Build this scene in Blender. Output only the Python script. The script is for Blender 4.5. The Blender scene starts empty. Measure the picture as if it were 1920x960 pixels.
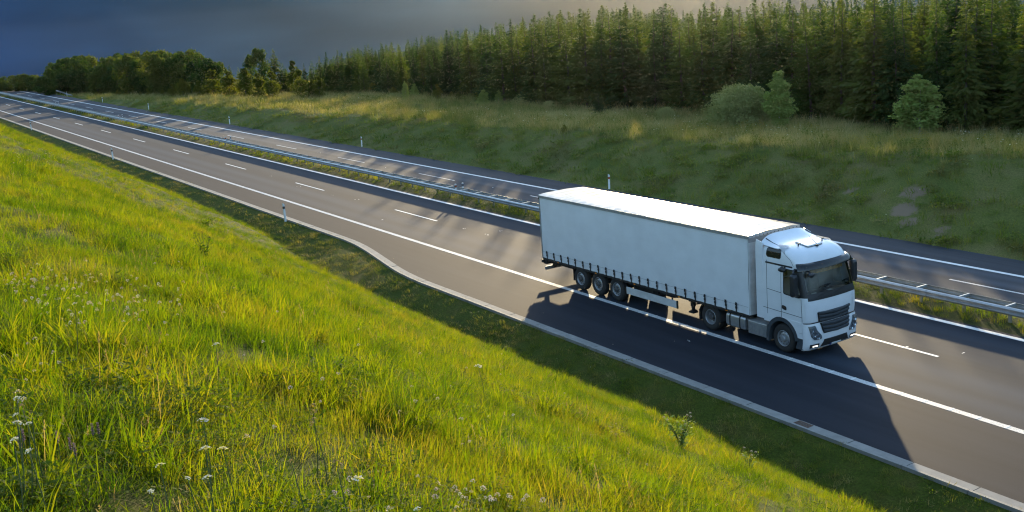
import bpy, bmesh, math, random
import numpy as np
from mathutils import Vector, Matrix, Euler
R = math.radians
PI = math.pi
random.seed(7)
rng = np.random.default_rng(11)
scene = bpy.context.scene
COL = scene.collection

# ------------------------------------------------------------------ camera
F_PX, YAW, PITCH, ROLL = 2066.4, -1.0275, 0.1956, -0.0727
CAM = np.array([42.137, -26.963, 12.704])
CYPX = 417.0                                   # optical axis height in the 1920 x 960 photograph


def cam_axes():
    cy, sy, cp, sp = math.cos(YAW), math.sin(YAW), math.cos(PITCH), math.sin(PITCH)
    f = np.array([sy*cp, cy*cp, -sp]); r = np.array([cy, -sy, 0.0]); u = np.cross(r, f)
    c, s = math.cos(ROLL), math.sin(ROLL)
    return c*r + s*u, -s*r + c*u, f


AX_R, AX_U, AX_F = cam_axes()
cd = bpy.data.cameras.new('camera')
cam = bpy.data.objects.new('camera', cd)
COL.objects.link(cam)
cd.sensor_fit = 'HORIZONTAL'
cd.sensor_width = 36.0
cd.lens = F_PX/1920*36.0
cd.shift_y = -(480-CYPX)/1920
cd.clip_start = 0.1
cd.clip_end = 12000
M4 = Matrix(((AX_R[0], AX_U[0], -AX_F[0], CAM[0]), (AX_R[1], AX_U[1], -AX_F[1], CAM[1]),
             (AX_R[2], AX_U[2], -AX_F[2], CAM[2]), (0, 0, 0, 1)))
cam.matrix_world = M4
scene.camera = cam

# ------------------------------------------------------------------ light
SUN_EL, SUN_AZ = 10.0, -49.5                   # azimuth measured from +Y towards +X
SUN_DIR = np.array([math.sin(R(SUN_AZ))*math.cos(R(SUN_EL)), math.cos(R(SUN_AZ))*math.cos(R(SUN_EL)), math.sin(R(SUN_EL))])
sl = bpy.data.lights.new('sun', 'SUN')
sl.energy = 2.6
sl.angle = R(0.8)
sl.color = (1.0, 0.79, 0.48)
so = bpy.data.objects.new('sun', sl)
COL.objects.link(so)
so.rotation_euler = Vector(SUN_DIR).to_track_quat('Z', 'Y').to_euler()
so.location = (-60, 50, 60)

scene.view_settings.view_transform = 'Standard'
scene.view_settings.look = 'None'
scene.view_settings.exposure = 1.98
scene.view_settings.gamma = 1.0
scene.render.engine = 'CYCLES'
scene.cycles.use_denoising = True
scene.cycles.denoiser = 'OPENIMAGEDENOISE'
scene.cycles.denoising_input_passes = 'RGB_ALBEDO_NORMAL'
scene.cycles.denoising_prefilter = 'ACCURATE'
scene.cycles.sample_clamp_indirect = 4.0
scene.cycles.filter_width = 1.15
scene.cycles.max_bounces = 8
scene.cycles.diffuse_bounces = 3
scene.cycles.glossy_bounces = 3
scene.cycles.transmission_bounces = 4
scene.cycles.transparent_max_bounces = 8
scene.cycles.volume_bounces = 0
scene.cycles.caustics_reflective = False
scene.cycles.caustics_refractive = False

world = bpy.data.worlds.new('World')
scene.world = world
world.use_nodes = True


def nd(nt, kind, ins=None, **props):
    n = nt.nodes.new(kind)
    for k, v in props.items():
        setattr(n, k, v)
    for k, v in (ins or {}).items():
        if isinstance(v, bpy.types.NodeSocket):
            nt.links.new(v, n.inputs[k])
        else:
            n.inputs[k].default_value = v
    return n


def ramp(nt, fac, stops, interp='LINEAR'):
    n = nt.nodes.new('ShaderNodeValToRGB')
    n.color_ramp.interpolation = interp
    e = n.color_ramp.elements
    while len(e) < len(stops):
        e.new(0.5)
    for i, (p, c) in enumerate(stops):
        e[i].position = p
        if not hasattr(c, '__len__'):
            c = (c, c, c)
        e[i].color = (*c[:3], 1)
    nt.links.new(fac, n.inputs[0])
    return n.outputs[0]


def world_nodes():
    nt = world.node_tree
    nt.nodes.clear()
    out = nt.nodes.new('ShaderNodeOutputWorld')
    sky = nd(nt, 'ShaderNodeTexSky', sky_type='NISHITA', sun_disc=False, sun_elevation=R(SUN_EL), sun_rotation=R(SUN_AZ),
             air_density=1.0, dust_density=0.4, ozone_density=1.6)
    b1 = nd(nt, 'ShaderNodeBackground', {'Color': sky.outputs[0], 'Strength': 0.15})
    tc = nt.nodes.new('ShaderNodeTexCoord')
    # closeness to the sun's bearing: 0 far, 1 at the sun
    dot = nd(nt, 'ShaderNodeVectorMath', {0: tc.outputs['Generated'], 1: tuple(SUN_DIR)}, operation='DOT_PRODUCT')
    near = ramp(nt, dot.outputs['Value'], [(0.78, (0.009, 0.027, 0.088)), (0.866, (0.020, 0.048, 0.100)), (0.94, (0.046, 0.086, 0.122)),
                                           (0.967, (0.066, 0.108, 0.136)), (0.984, (0.14, 0.14, 0.115))])
    st = nd(nt, 'ShaderNodeMapping', {'Vector': tc.outputs['Generated'], 'Scale': (1.0, 1.0, 4.5)})
    no = nd(nt, 'ShaderNodeTexNoise', {'Vector': st.outputs[0], 'Scale': 2.4, 'Detail': 4.0, 'Roughness': 0.58})
    br = ramp(nt, no.outputs[0], [(0.30, 0.45), (0.52, 1.0), (0.72, 1.75)])
    cc = nd(nt, 'ShaderNodeMixRGB', {'Fac': 1.0, 'Color1': near, 'Color2': br}, blend_type='MULTIPLY')
    sz = nd(nt, 'ShaderNodeSeparateXYZ', {0: tc.outputs['Generated']})
    up = nd(nt, 'ShaderNodeMapRange', {'Value': sz.outputs['Z'], 'From Min': -0.04, 'From Max': 0.06, 'To Min': 1.25, 'To Max': 0.85})
    cc = nd(nt, 'ShaderNodeVectorMath', {0: cc.outputs[0], 'Scale': up.outputs[0]}, operation='SCALE')
    b2 = nd(nt, 'ShaderNodeBackground', {'Color': cc.outputs[0], 'Strength': 0.29})
    sep = nd(nt, 'ShaderNodeSeparateXYZ', {0: tc.outputs['Generated']})
    ad = nd(nt, 'ShaderNodeMath', {0: no.outputs[0], 1: 0.22}, operation='MULTIPLY')
    ev = nd(nt, 'ShaderNodeMath', {0: sep.outputs['Z'], 1: ad.outputs[0]}, operation='SUBTRACT')
    mk = ramp(nt, ev.outputs[0], [(0.03, 1.0), (0.16, 0.0)])
    mx = nd(nt, 'ShaderNodeMixShader', {0: mk, 1: b1.outputs[0], 2: b2.outputs[0]})
    nt.links.new(mx.outputs[0], out.inputs[0])


world_nodes()

# ------------------------------------------------------------------ mesh helpers


class MB:
    """collects vertices and faces, then links them as ONE mesh object"""

    def __init__(self):
        self.v, self.f, self.mi = [], [], []

    def add(self, vs, fs, mi=0):
        o = len(self.v)
        self.v.extend([tuple(map(float, q)) for q in vs])
        for f in fs:
            self.f.append(tuple(i+o for i in f))
            self.mi.append(mi)

    def box(self, x0, x1, y0, y1, z0, z1, mi=0):
        vs = [(x, y, z) for z in (z0, z1) for y in (y0, y1) for x in (x0, x1)]
        self.add(vs, [(0, 2, 3, 1), (4, 5, 7, 6), (0, 1, 5, 4), (2, 6, 7, 3), (0, 4, 6, 2), (1, 3, 7, 5)], mi)

    def tube(self, pts, rad, n=8, cap=True, mi=0):
        pts = [Vector(q) for q in pts]
        if not hasattr(rad, '__len__'):
            rad = [rad]*len(pts)
        vs = []
        for i, q in enumerate(pts):
            t = (pts[min(i+1, len(pts)-1)]-pts[max(i-1, 0)]).normalized()
            a = t.orthogonal().normalized() if i == 0 else (pa - t*pa.dot(t)).normalized()
            pa = a
            b = t.cross(a)
            for k in range(n):
                w = 2*PI*k/n
                vs.append(q+a*math.cos(w)*rad[i]+b*math.sin(w)*rad[i])
        fs = []
        for i in range(len(pts)-1):
            for k in range(n):
                fs.append((i*n+k, i*n+(k+1) % n, (i+1)*n+(k+1) % n, (i+1)*n+k))
        if cap:
            fs.append(tuple(range(n))[::-1])
            fs.append(tuple(range((len(pts)-1)*n, len(pts)*n)))
        self.add(vs, fs, mi)

    def lathe(self, prof, n=32, axis='y', c=(0, 0, 0), mi=0):
        """prof: (radius, offset along the axis)"""
        vs, fs = [], []
        m = len(prof)
        for k in range(n):
            w = 2*PI*k/n
            for r_, t in prof:
                if axis == 'y':
                    vs.append((c[0]+r_*math.cos(w), c[1]+t, c[2]+r_*math.sin(w)))
                elif axis == 'x':
                    vs.append((c[0]+t, c[1]+r_*math.cos(w), c[2]+r_*math.sin(w)))
                else:
                    vs.append((c[0]+r_*math.cos(w), c[1]+r_*math.sin(w), c[2]+t))
        for k in range(n):
            for j in range(m-1):
                a, b = k*m+j, ((k+1) % n)*m+j
                fs.append((a, b, b+1, a+1))
        self.add(vs, fs, mi)

    def prism(self, poly, y0, y1, mi=0):
        """poly in (x, z), extruded along y"""
        n = len(poly)
        vs = [(x, y0, z) for x, z in poly]+[(x, y1, z) for x, z in poly]
        fs = [tuple(range(n)), tuple(range(2*n-1, n-1, -1))]
        for k in range(n):
            fs.append((k, k+n, (k+1) % n+n, (k+1) % n))
        self.add(vs, fs, mi)

    def grid(self, P, mi=0):
        """P: 2-D list of points"""
        n, m = len(P), len(P[0])
        self.add([q for row in P for q in row], [(i*m+j, i*m+j+1, (i+1)*m+j+1, (i+1)*m+j) for i in range(n-1) for j in range(m-1)], mi)

    def build_each(self, name, mats, parent=None, **kw):
        """every connected piece becomes an object of its own"""
        par = list(range(len(self.v)))

        def root(i):
            while par[i] != i:
                par[i] = par[par[i]]; i = par[i]
            return i
        for f in self.f:
            for i in f[1:]:
                par[root(i)] = root(f[0])
        groups = {}
        for f in self.f:
            groups.setdefault(root(f[0]), []).append(f)
        out = []
        for fs in groups.values():
            used = sorted({i for f in fs for i in f}); mp = {a: b for b, a in enumerate(used)}
            mb = MB(); mb.add([self.v[i] for i in used], [tuple(mp[i] for i in f) for f in fs])
            out.append(mb.build(name, mats, parent, **kw))
        return out

    def build(self, name, mats, parent=None, loc=None, smooth=None, bevel=0, solid=0):
        if not isinstance(mats, (list, tuple)):
            mats = [mats]
        me = bpy.data.meshes.new(name)
        off = np.array(WORLD_LOC[parent.name] if parent is not None else (0, 0, 0)) if loc is None else np.array(loc)
        v = np.array(self.v)-off
        me.from_pydata(v.tolist(), [], self.f)
        for m_ in mats:
            me.materials.append(m_)
        if len(mats) > 1:
            me.polygons.foreach_set('material_index', self.mi)
        me.update()
        o = bpy.data.objects.new(name, me)
        COL.objects.link(o)
        if parent is not None:
            o.parent = parent
            if loc is not None:
                o.location = np.array(loc)-np.array(WORLD_LOC[parent.name])
        elif loc is not None:
            o.location = loc
        WORLD_LOC[o.name] = tuple(off)
        if solid:
            md = o.modifiers.new('solid', 'SOLIDIFY'); md.thickness = solid; md.offset = -1
        if bevel:
            md = o.modifiers.new('bevel', 'BEVEL'); md.width = bevel; md.segments = 2; md.limit_method = 'ANGLE'; md.angle_limit = R(40)
        if smooth is not None:
            bm = bmesh.new(); bm.from_mesh(me)
            bmesh.ops.recalc_face_normals(bm, faces=bm.faces)
            for e in bm.edges:
                e.smooth = (len(e.link_faces) == 2 and e.calc_face_angle(0) < R(smooth))
            for f in bm.faces:
                f.smooth = True
            bm.to_mesh(me); bm.free()
        return o


WORLD_LOC = {}


def empty(name, loc, label=None, cat=None, group=None):
    o = bpy.data.objects.new(name, None)
    COL.objects.link(o)
    o.location = loc
    o.empty_display_size = 0.3
    WORLD_LOC[o.name] = tuple(loc)
    tag(o, label, cat, group)
    return o


def tag(o, label=None, cat=None, group=None, kind=None):
    if label: o['label'] = label
    if cat: o['category'] = cat
    if group: o['group'] = group
    if kind: o['kind'] = kind
    return o


def copy_tree(o, loc, rz=None, scale=None, label=None, group=None):
    r_ = o.copy(); COL.objects.link(r_); r_.location = loc
    if rz is not None: r_.rotation_euler = (0, 0, rz)
    if scale is not None: r_.scale = scale
    if label: r_['label'] = label
    if group: r_['group'] = group
    for ch in list(o.children):
        c = ch.copy(); COL.objects.link(c); c.parent = r_
        for g in list(ch.children):
            d = g.copy(); COL.objects.link(d); d.parent = c
    return r_

# ------------------------------------------------------------------ materials


def new_mat(name):
    m = bpy.data.materials.new(name)
    m.use_nodes = True
    nt = m.node_tree
    nt.nodes.clear()
    out = nt.nodes.new('ShaderNodeOutputMaterial')
    return m, nt, out


def plain(name, col, rough=0.5, metal=0.0, var=0.12, scale=6.0, bump=0.0, bscale=40.0, coat=0.0, spec=0.5, dirt=0.0, dirtcol=(0.10, 0.09, 0.075)):
    m, nt, out = new_mat(name)
    tc = nt.nodes.new('ShaderNodeTexCoord')
    no = nd(nt, 'ShaderNodeTexNoise', {'Vector': tc.outputs['Object'], 'Scale': scale, 'Detail': 5.0})
    c0 = tuple(c*(1-var) for c in col); c1 = tuple(min(1, c*(1+var)) for c in col)
    c = ramp(nt, no.outputs[0], [(0.3, c0), (0.7, c1)])
    if dirt:
        mp = nd(nt, 'ShaderNodeMapping', {'Vector': tc.outputs['Object'], 'Scale': (0.7, 0.7, 2.0)})
        n2 = nd(nt, 'ShaderNodeTexNoise', {'Vector': mp.outputs[0], 'Scale': 1.3, 'Detail': 8.0, 'Roughness': 0.65})
        k = ramp(nt, n2.outputs[0], [(0.42, 0.0), (0.78, dirt)])
        c = nd(nt, 'ShaderNodeMixRGB', {'Fac': k, 'Color1': c, 'Color2': (*dirtcol, 1)}).outputs[0]
    b = nd(nt, 'ShaderNodeBsdfPrincipled', {'Base Color': c, 'Roughness': rough, 'Metallic': metal, 'Coat Weight': coat, 'Coat Roughness': 0.08, 'Specular IOR Level': spec})
    if bump:
        n3 = nd(nt, 'ShaderNodeTexNoise', {'Vector': tc.outputs['Object'], 'Scale': bscale, 'Detail': 4.0})
        bp = nd(nt, 'ShaderNodeBump', {'Strength': bump, 'Distance': 0.02, 'Height': n3.outputs[0]})
        nt.links.new(bp.outputs[0], b.inputs['Normal'])
    nt.links.new(b.outputs[0], out.inputs[0])
    return m


def emit_mat(name, col, s):
    m, nt, out = new_mat(name)
    e = nd(nt, 'ShaderNodeEmission', {'Color': (*col, 1), 'Strength': s})
    nt.links.new(e.outputs[0], out.inputs[0])
    return m


def glass_mat(name, tint, refl=1.0):
    m, nt, out = new_mat(name)
    fr = nd(nt, 'ShaderNodeFresnel', {'IOR': 1.5})
    tr = nd(nt, 'ShaderNodeBsdfTransparent', {'Color': (*tint, 1)})
    gl = nd(nt, 'ShaderNodeBsdfGlossy', {'Color': (0.9, 0.95, 1, 1), 'Roughness': 0.03})
    mx = nd(nt, 'ShaderNodeMixShader', {0: fr.outputs[0], 1: tr.outputs[0], 2: gl.outputs[0]})
    nt.links.new(mx.outputs[0], out.inputs[0])
    return m


def asphalt_mat(name, base, warm, track_y, rough=0.80):
    """worn asphalt: grain, tar patches, wheel tracks polished pale along the lanes (object Y)"""
    m, nt, out = new_mat(name)
    tc = nt.nodes.new('ShaderNodeTexCoord')
    co = tc.outputs['Object']
    fine = nd(nt, 'ShaderNodeTexNoise', {'Vector': co, 'Scale': 38.0, 'Detail': 6.0, 'Roughness': 0.75})
    st = nd(nt, 'ShaderNodeMapping', {'Vector': co, 'Scale': (0.035, 0.9, 1.0)})
    big = nd(nt, 'ShaderNodeTexNoise', {'Vector': st.outputs[0], 'Scale': 1.6, 'Detail': 6.0, 'Roughness': 0.6})
    sep = nd(nt, 'ShaderNodeSeparateXYZ', {0: co})
    nw = nd(nt, 'ShaderNodeTexNoise', {'Vector': st.outputs[0], 'Scale': 0.8, 'Detail': 2.0})
    yw = nd(nt, 'ShaderNodeMath', {0: nw.outputs[0], 1: 0.35, 2: sep.outputs['Y']}, operation='MULTIPLY_ADD')
    mp = nd(nt, 'ShaderNodeMapRange', {'Value': yw.outputs[0], 'From Min': track_y[0], 'From Max': track_y[1]})
    span = track_y[1]-track_y[0]
    stops = [(0.0, 0.0)]
    for yy, v in track_y[2]:
        stops.append(((yy+0.18-track_y[0])/span, v))
    tr = ramp(nt, mp.outputs[0], stops, 'EASE')
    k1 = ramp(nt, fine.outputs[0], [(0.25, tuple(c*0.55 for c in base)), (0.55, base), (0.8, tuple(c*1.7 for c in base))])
    k2 = ramp(nt, big.outputs[0], [(0.25, (0.72, 0.72, 0.72)), (0.75, (1.25, 1.25, 1.25))])
    c = nd(nt, 'ShaderNodeMixRGB', {'Fac': 1.0, 'Color1': k1, 'Color2': k2}, blend_type='MULTIPLY').outputs[0]
    lt = nd(nt, 'ShaderNodeMixRGB', {'Fac': tr, 'Color1': c, 'Color2': (*[min(1, q*2.2) for q in base], 1)}).outputs[0]
    wm = ramp(nt, mp.outputs[0], [((warm[0]-track_y[0]-0.1)/span, 1.0), ((warm[0]-track_y[0]+0.1)/span, 0.0)])
    lt = nd(nt, 'ShaderNodeMixRGB', {'Fac': wm, 'Color1': lt, 'Color2': nd(nt, 'ShaderNodeMixRGB', {'Fac': 1.0, 'Color1': c, 'Color2': (*warm[1], 1)}, blend_type='MULTIPLY').outputs[0]}).outputs[0]
    rg = ramp(nt, fine.outputs[0], [(0.3, rough-0.1), (0.7, rough+0.12)])
    bp = nd(nt, 'ShaderNodeBump', {'Strength': 0.5, 'Distance': 0.006, 'Height': fine.outputs[0]})
    b = nd(nt, 'ShaderNodeBsdfPrincipled', {'Base Color': lt, 'Roughness': rg, 'Normal': bp.outputs[0], 'Specular IOR Level': 0.10})
    nt.links.new(b.outputs[0], out.inputs[0])
    return m


SCARS = [(4.4, 20.6, 0.9), (5.0, 19.2, 1.0), (6.0, 18.2, 0.7), (8.2, 17.8, 0.6), (14.5, 21.0, 0.8), (0.5, 20.2, 0.5)]      # bare earth on the far bank: x, y, radius


def soil_grass_mat(name, cols, scale=0.9, bump=0.8, dirt=None, scars=False):
    """ground under the grass: mottled greens and browns"""
    m, nt, out = new_mat(name)
    tc = nt.nodes.new('ShaderNodeTexCoord')
    co = tc.outputs['Object']
    a = nd(nt, 'ShaderNodeTexNoise', {'Vector': co, 'Scale': scale, 'Detail': 8.0, 'Roughness': 0.62})
    f = nd(nt, 'ShaderNodeTexNoise', {'Vector': co, 'Scale': 14.0, 'Detail': 6.0, 'Roughness': 0.7})
    c1 = ramp(nt, a.outputs[0], [(0.30, cols[0]), (0.50, cols[1]), (0.68, cols[2])])
    c2 = ramp(nt, f.outputs[0], [(0.3, (0.45, 0.45, 0.45)), (0.7, (1.4, 1.4, 1.4))])
    c = nd(nt, 'ShaderNodeMixRGB', {'Fac': 1.0, 'Color1': c1, 'Color2': c2}, blend_type='MULTIPLY').outputs[0]
    if dirt:
        d = nd(nt, 'ShaderNodeTexNoise', {'Vector': co, 'Scale': dirt[0], 'Detail': 5.0, 'Roughness': 0.6})
        k = ramp(nt, d.outputs[0], [(dirt[1], 0.0), (dirt[1]+0.12, 1.0)])
        c = nd(nt, 'ShaderNodeMixRGB', {'Fac': k, 'Color1': c, 'Color2': (*dirt[2], 1)}).outputs[0]
    for sx, sy, sr in (SCARS if scars else []):
        dv = nd(nt, 'ShaderNodeVectorMath', {0: co, 1: (sx, sy, 0)}, operation='SUBTRACT')
        dv = nd(nt, 'ShaderNodeVectorMath', {0: dv.outputs[0], 1: (1, 1, 0)}, operation='MULTIPLY')
        ln = nd(nt, 'ShaderNodeVectorMath', {0: dv.outputs[0]}, operation='LENGTH')
        wv = nd(nt, 'ShaderNodeTexNoise', {'Vector': co, 'Scale': 1.7, 'Detail': 6.0, 'Roughness': 0.65})
        q = nd(nt, 'ShaderNodeMath', {0: wv.outputs[0], 1: 2.4*sr, 2: ln.outputs['Value']}, operation='MULTIPLY_ADD')
        q = nd(nt, 'ShaderNodeMath', {0: q.outputs[0], 1: 2.2*sr}, operation='DIVIDE')
        k = ramp(nt, q.outputs[0], [(0.75, 1.0), (0.95, 0.0)])
        c = nd(nt, 'ShaderNodeMixRGB', {'Fac': k, 'Color1': c, 'Color2': (0.20, 0.15, 0.10, 1)}).outputs[0]
    bp = nd(nt, 'ShaderNodeBump', {'Strength': bump, 'Distance': 0.12, 'Height': f.outputs[0]})
    b = nd(nt, 'ShaderNodeBsdfPrincipled', {'Base Color': c, 'Roughness': 0.95, 'Normal': bp.outputs[0], 'Specular IOR Level': 0.1})
    nt.links.new(b.outputs[0], out.inputs[0])
    return m


def leaf_mat(name, cols, trans=0.5, pscale=0.25, rough=0.75, spec=0.12, patch=None, tcol=1.6, rnd=0.30, p0=0.48, p1=1.02):
    """leaves and blades: a colour per instance, patches over the ground, light passing through"""
    m, nt, out = new_mat(name)
    oi = nt.nodes.new('ShaderNodeObjectInfo')
    ge = nt.nodes.new('ShaderNodeNewGeometry')
    n1 = nd(nt, 'ShaderNodeTexNoise', {'Vector': ge.outputs['Position'], 'Scale': pscale, 'Detail': 4.0, 'Roughness': 0.6})
    mixv = nd(nt, 'ShaderNodeMath', {0: oi.outputs['Random'], 1: rnd, 2: n1.outputs[0]}, operation='MULTIPLY_ADD')
    ri = nd(nt, 'ShaderNodeMath', {0: ge.outputs['Random Per Island'], 1: 0.22, 2: mixv.outputs[0]}, operation='MULTIPLY_ADD')
    n = len(cols)
    c = ramp(nt, ri.outputs[0], [(p0+(p1-p0)*i/(n-1), cc) for i, cc in enumerate(cols)])
    if patch:
        n2 = nd(nt, 'ShaderNodeTexNoise', {'Vector': ge.outputs['Position'], 'Scale': patch[0], 'Detail': 3.0})
        k = ramp(nt, n2.outputs[0], [(patch[1], 0.0), (patch[1]+0.12, patch[3] if len(patch) > 3 else 0.8)])
        c = nd(nt, 'ShaderNodeMixRGB', {'Fac': k, 'Color1': c, 'Color2': (*patch[2], 1)}).outputs[0]
    d = nd(nt, 'ShaderNodeBsdfPrincipled', {'Base Color': c, 'Roughness': rough, 'Specular IOR Level': spec})
    tcx = nd(nt, 'ShaderNodeMixRGB', {'Fac': 1.0, 'Color1': c, 'Color2': (tcol, tcol*0.98, tcol*0.30, 1)}, blend_type='MULTIPLY').outputs[0]
    t = nd(nt, 'ShaderNodeBsdfTranslucent', {'Color': tcx})
    mx = nd(nt, 'ShaderNodeMixShader', {0: trans, 1: d.outputs[0], 2: t.outputs[0]})
    nt.links.new(mx.outputs[0], out.inputs[0])
    return m


M = {}
M['paint'] = plain('white_cab_paint', (0.74, 0.76, 0.78), 0.32, var=0.03, scale=2.0, coat=0.6, dirt=0.10)
M['tarp'] = plain('curtain_tarpaulin', (0.70, 0.72, 0.735), 0.5, var=0.05, scale=1.2, bump=0.10, bscale=2.2, dirt=0.16, dirtcol=(0.48, 0.48, 0.46))
M['rooftarp'] = plain('roof_tarpaulin', (0.46, 0.455, 0.44), 0.20, var=0.16, scale=2.0, bump=0.05, bscale=1.6, dirt=0.45, dirtcol=(0.45, 0.43, 0.39), spec=0.06)
M['grey_metal'] = plain('grey_trailer_metal', (0.30, 0.31, 0.31), 0.45, 0.3, var=0.1, dirt=0.3)
M['wall'] = plain('trailer_front_wall', (0.55, 0.56, 0.55), 0.5, var=0.05, dirt=0.3)
M['black'] = plain('black_chassis', (0.018, 0.018, 0.019), 0.6, var=0.3, dirt=0.35, dirtcol=(0.05, 0.045, 0.04))
M['plastic'] = plain('black_plastic', (0.022, 0.024, 0.027), 0.42, var=0.15)
M['fender'] = plain('dark_grey_plastic', (0.045, 0.055, 0.065), 0.5, var=0.15)
M['rubber'] = plain('tyre_rubber', (0.020, 0.019, 0.018), 0.85, var=0.25, bump=0.3, bscale=60, dirt=0.5, dirtcol=(0.05, 0.045, 0.04))
M['rim'] = plain('wheel_steel', (0.42, 0.43, 0.44), 0.42, 0.6, var=0.15, dirt=0.5, dirtcol=(0.12, 0.11, 0.10))
M['hub'] = plain('dark_hub', (0.09, 0.09, 0.09), 0.5, 0.4, var=0.2, dirt=0.4)
M['alu'] = plain('brushed_aluminium', (0.52, 0.53, 0.54), 0.36, 0.75, var=0.08, scale=12, dirt=0.25)
M['chrome'] = plain('lamp_reflector', (0.75, 0.77, 0.8), 0.12, 0.9, var=0.05)
M['glass'] = glass_mat('windscreen_glass', (0.80, 0.83, 0.80))
M['sideglass'] = glass_mat('side_window_glass', (0.85, 0.88, 0.84))
M['lamp_glass'] = glass_mat('headlamp_glass', (0.85, 0.9, 0.95))
M['darkglass'] = plain('tinted_panel', (0.012, 0.014, 0.015), 0.12, var=0.1)
M['drl'] = emit_mat('daytime_running_light', (1.0, 0.97, 0.9), 0.9)
M['amber'] = plain('amber_lens', (0.75, 0.24, 0.02), 0.25, var=0.05)
M['red'] = plain('red_lens', (0.5, 0.02, 0.02), 0.25, var=0.05)
M['seat'] = plain('seat_fabric', (0.28, 0.27, 0.25), 0.9, var=0.15)
M['dash'] = plain('dashboard_plastic', (0.075, 0.075, 0.075), 0.6, var=0.1)
M['plate'] = plain('number_plate_white', (0.75, 0.76, 0.75), 0.4, var=0.03)
M['plate_blue'] = plain('number_plate_blue', (0.02, 0.07, 0.36), 0.4, var=0.03)
M['galv'] = plain('galvanised_steel', (0.40, 0.42, 0.43), 0.40, 0.65, var=0.12, scale=3, dirt=0.35, dirtcol=(0.20, 0.18, 0.15))
M['whitepost'] = plain('white_post_plastic', (0.78, 0.79, 0.78), 0.45, var=0.05, dirt=0.25)
M['orange'] = plain('orange_reflector', (0.70, 0.10, 0.02), 0.3, var=0.05)
M['concrete'] = plain('kerb_concrete', (0.225, 0.215, 0.195), 0.85, var=0.15, scale=3, bump=0.3, bscale=60, dirt=0.45, dirtcol=(0.13, 0.12, 0.10))
M['rust'] = plain('rusty_iron', (0.10, 0.055, 0.035), 0.8, var=0.3, bump=0.3)
M['mark'] = plain('road_paint', (0.70, 0.70, 0.68), 0.6, var=0.12, scale=30, bump=0.5, bscale=60, dirt=0.35, dirtcol=(0.38, 0.37, 0.35))
M['mark_worn'] = plain('textured_road_paint', (0.50, 0.50, 0.49), 0.65, var=0.40, scale=26, bump=0.9, bscale=40, dirt=0.35, dirtcol=(0.30, 0.29, 0.28))
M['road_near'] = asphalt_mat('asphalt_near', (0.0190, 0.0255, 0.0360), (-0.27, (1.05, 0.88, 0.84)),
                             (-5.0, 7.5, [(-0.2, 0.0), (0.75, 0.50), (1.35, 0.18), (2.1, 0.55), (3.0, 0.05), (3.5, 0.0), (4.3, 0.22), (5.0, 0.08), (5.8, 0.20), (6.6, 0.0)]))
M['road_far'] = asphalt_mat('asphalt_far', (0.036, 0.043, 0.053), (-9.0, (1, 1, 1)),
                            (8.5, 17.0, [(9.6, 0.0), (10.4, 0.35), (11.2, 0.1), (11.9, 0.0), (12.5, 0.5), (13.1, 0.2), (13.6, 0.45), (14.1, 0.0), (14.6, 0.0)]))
M['soil_near'] = soil_grass_mat('slope_soil', [(0.040, 0.058, 0.006), (0.062, 0.082, 0.008), (0.085, 0.080, 0.015)], 0.8, dirt=(0.5, 0.70, (0.085, 0.075, 0.030)))
M['soil_verge'] = soil_grass_mat('verge_soil', [(0.06, 0.075, 0.020), (0.09, 0.09, 0.034), (0.12, 0.10, 0.058)], 1.1, dirt=(0.55, 0.55, (0.10, 0.088, 0.07)))
M['soil_far'] = soil_grass_mat('meadow_soil', [(0.075, 0.105, 0.020), (0.12, 0.135, 0.032), (0.165, 0.145, 0.055)], 0.28, dirt=(0.09, 0.66, (0.16, 0.125, 0.08)), scars=True)
M['soil_median'] = soil_grass_mat('median_soil', [(0.035, 0.050, 0.010), (0.055, 0.066, 0.018), (0.075, 0.065, 0.030)], 1.0)
M['plain'] = soil_grass_mat('distant_land', [(0.03, 0.045, 0.015), (0.05, 0.06, 0.02), (0.07, 0.07, 0.03)], 0.02)

# ------------------------------------------------------------------ terrain


def sstep(a, b, x):
    t = np.clip((np.asarray(x, float)-a)/(b-a), 0, 1)
    return t*t*(3-2*t)


def bumps(x, y):
    return (0.5*np.sin(x*0.31+1.3*np.sin(y*0.21))+0.5*np.sin(y*0.43+x*0.17+2)+0.35*np.sin(x*0.83-y*0.67)+0.25*np.sin(1.9*x+0.7*y)*np.sin(1.7*y-0.4*x))


def kerb_y(x):
    """asphalt edge at the near kerb: a lay-by widens the shoulder beside the lorry"""
    return -2.60-1.52*sstep(-16.6, -3.6, x)


def road_z(x):
    d = np.maximum(0, -285-np.asarray(x, float))
    return -np.where(d < 60, 0.00035*d*d, 1.26+0.042*(d-60))


def decline(x, y):
    r_ = np.hypot(np.asarray(x, float)-42, np.asarray(y, float)+27)
    d = np.maximum(0, r_-205)
    s = 0.03+0.035*sstep(60, 140, y)
    return -np.where(d < 120, s*d*d/240, s*(d-60))


def far_ground(x, y):
    x = np.asarray(x, float); y = np.asarray(y, float)
    hb = np.interp(x, [-330, -260, -215, -175, -120, -67, -14, 9, 80], [-3.0, -1.3, -0.5, 0.35, 1.2, 1.9, 2.5, 3.0, 3.2])
    yt = 16.65
    w = 2.25*np.abs(hb)+0.9
    t = (y-yt)/w
    tt = np.clip(t, 0, 1)
    bank = hb*(0.75*tt+0.25*tt*tt*(3-2*tt))
    zf = np.interp(x, [-330, -260, -200, -140, -90, 0, 80], [-4.5, -2.6, -1.0, 0.5, 1.35, 1.5, 1.6])
    k = sstep(0.6, 1.0, t)*sstep(0, 1, (y-yt-w*0.8)/np.maximum(42-yt-w*0.8, 4))
    z = bank+(zf-bank)*k
    z = z + decline(x, y)*sstep(20, 60, y) + road_z(x)*(1-sstep(20, 60, y))
    return z - 0.03 + 0.15*bumps(x, y)*sstep(16.9, 19, y)+0.06*bumps(2.3*x+5, 2.7*y)*sstep(16.9, 18, y)


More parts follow.
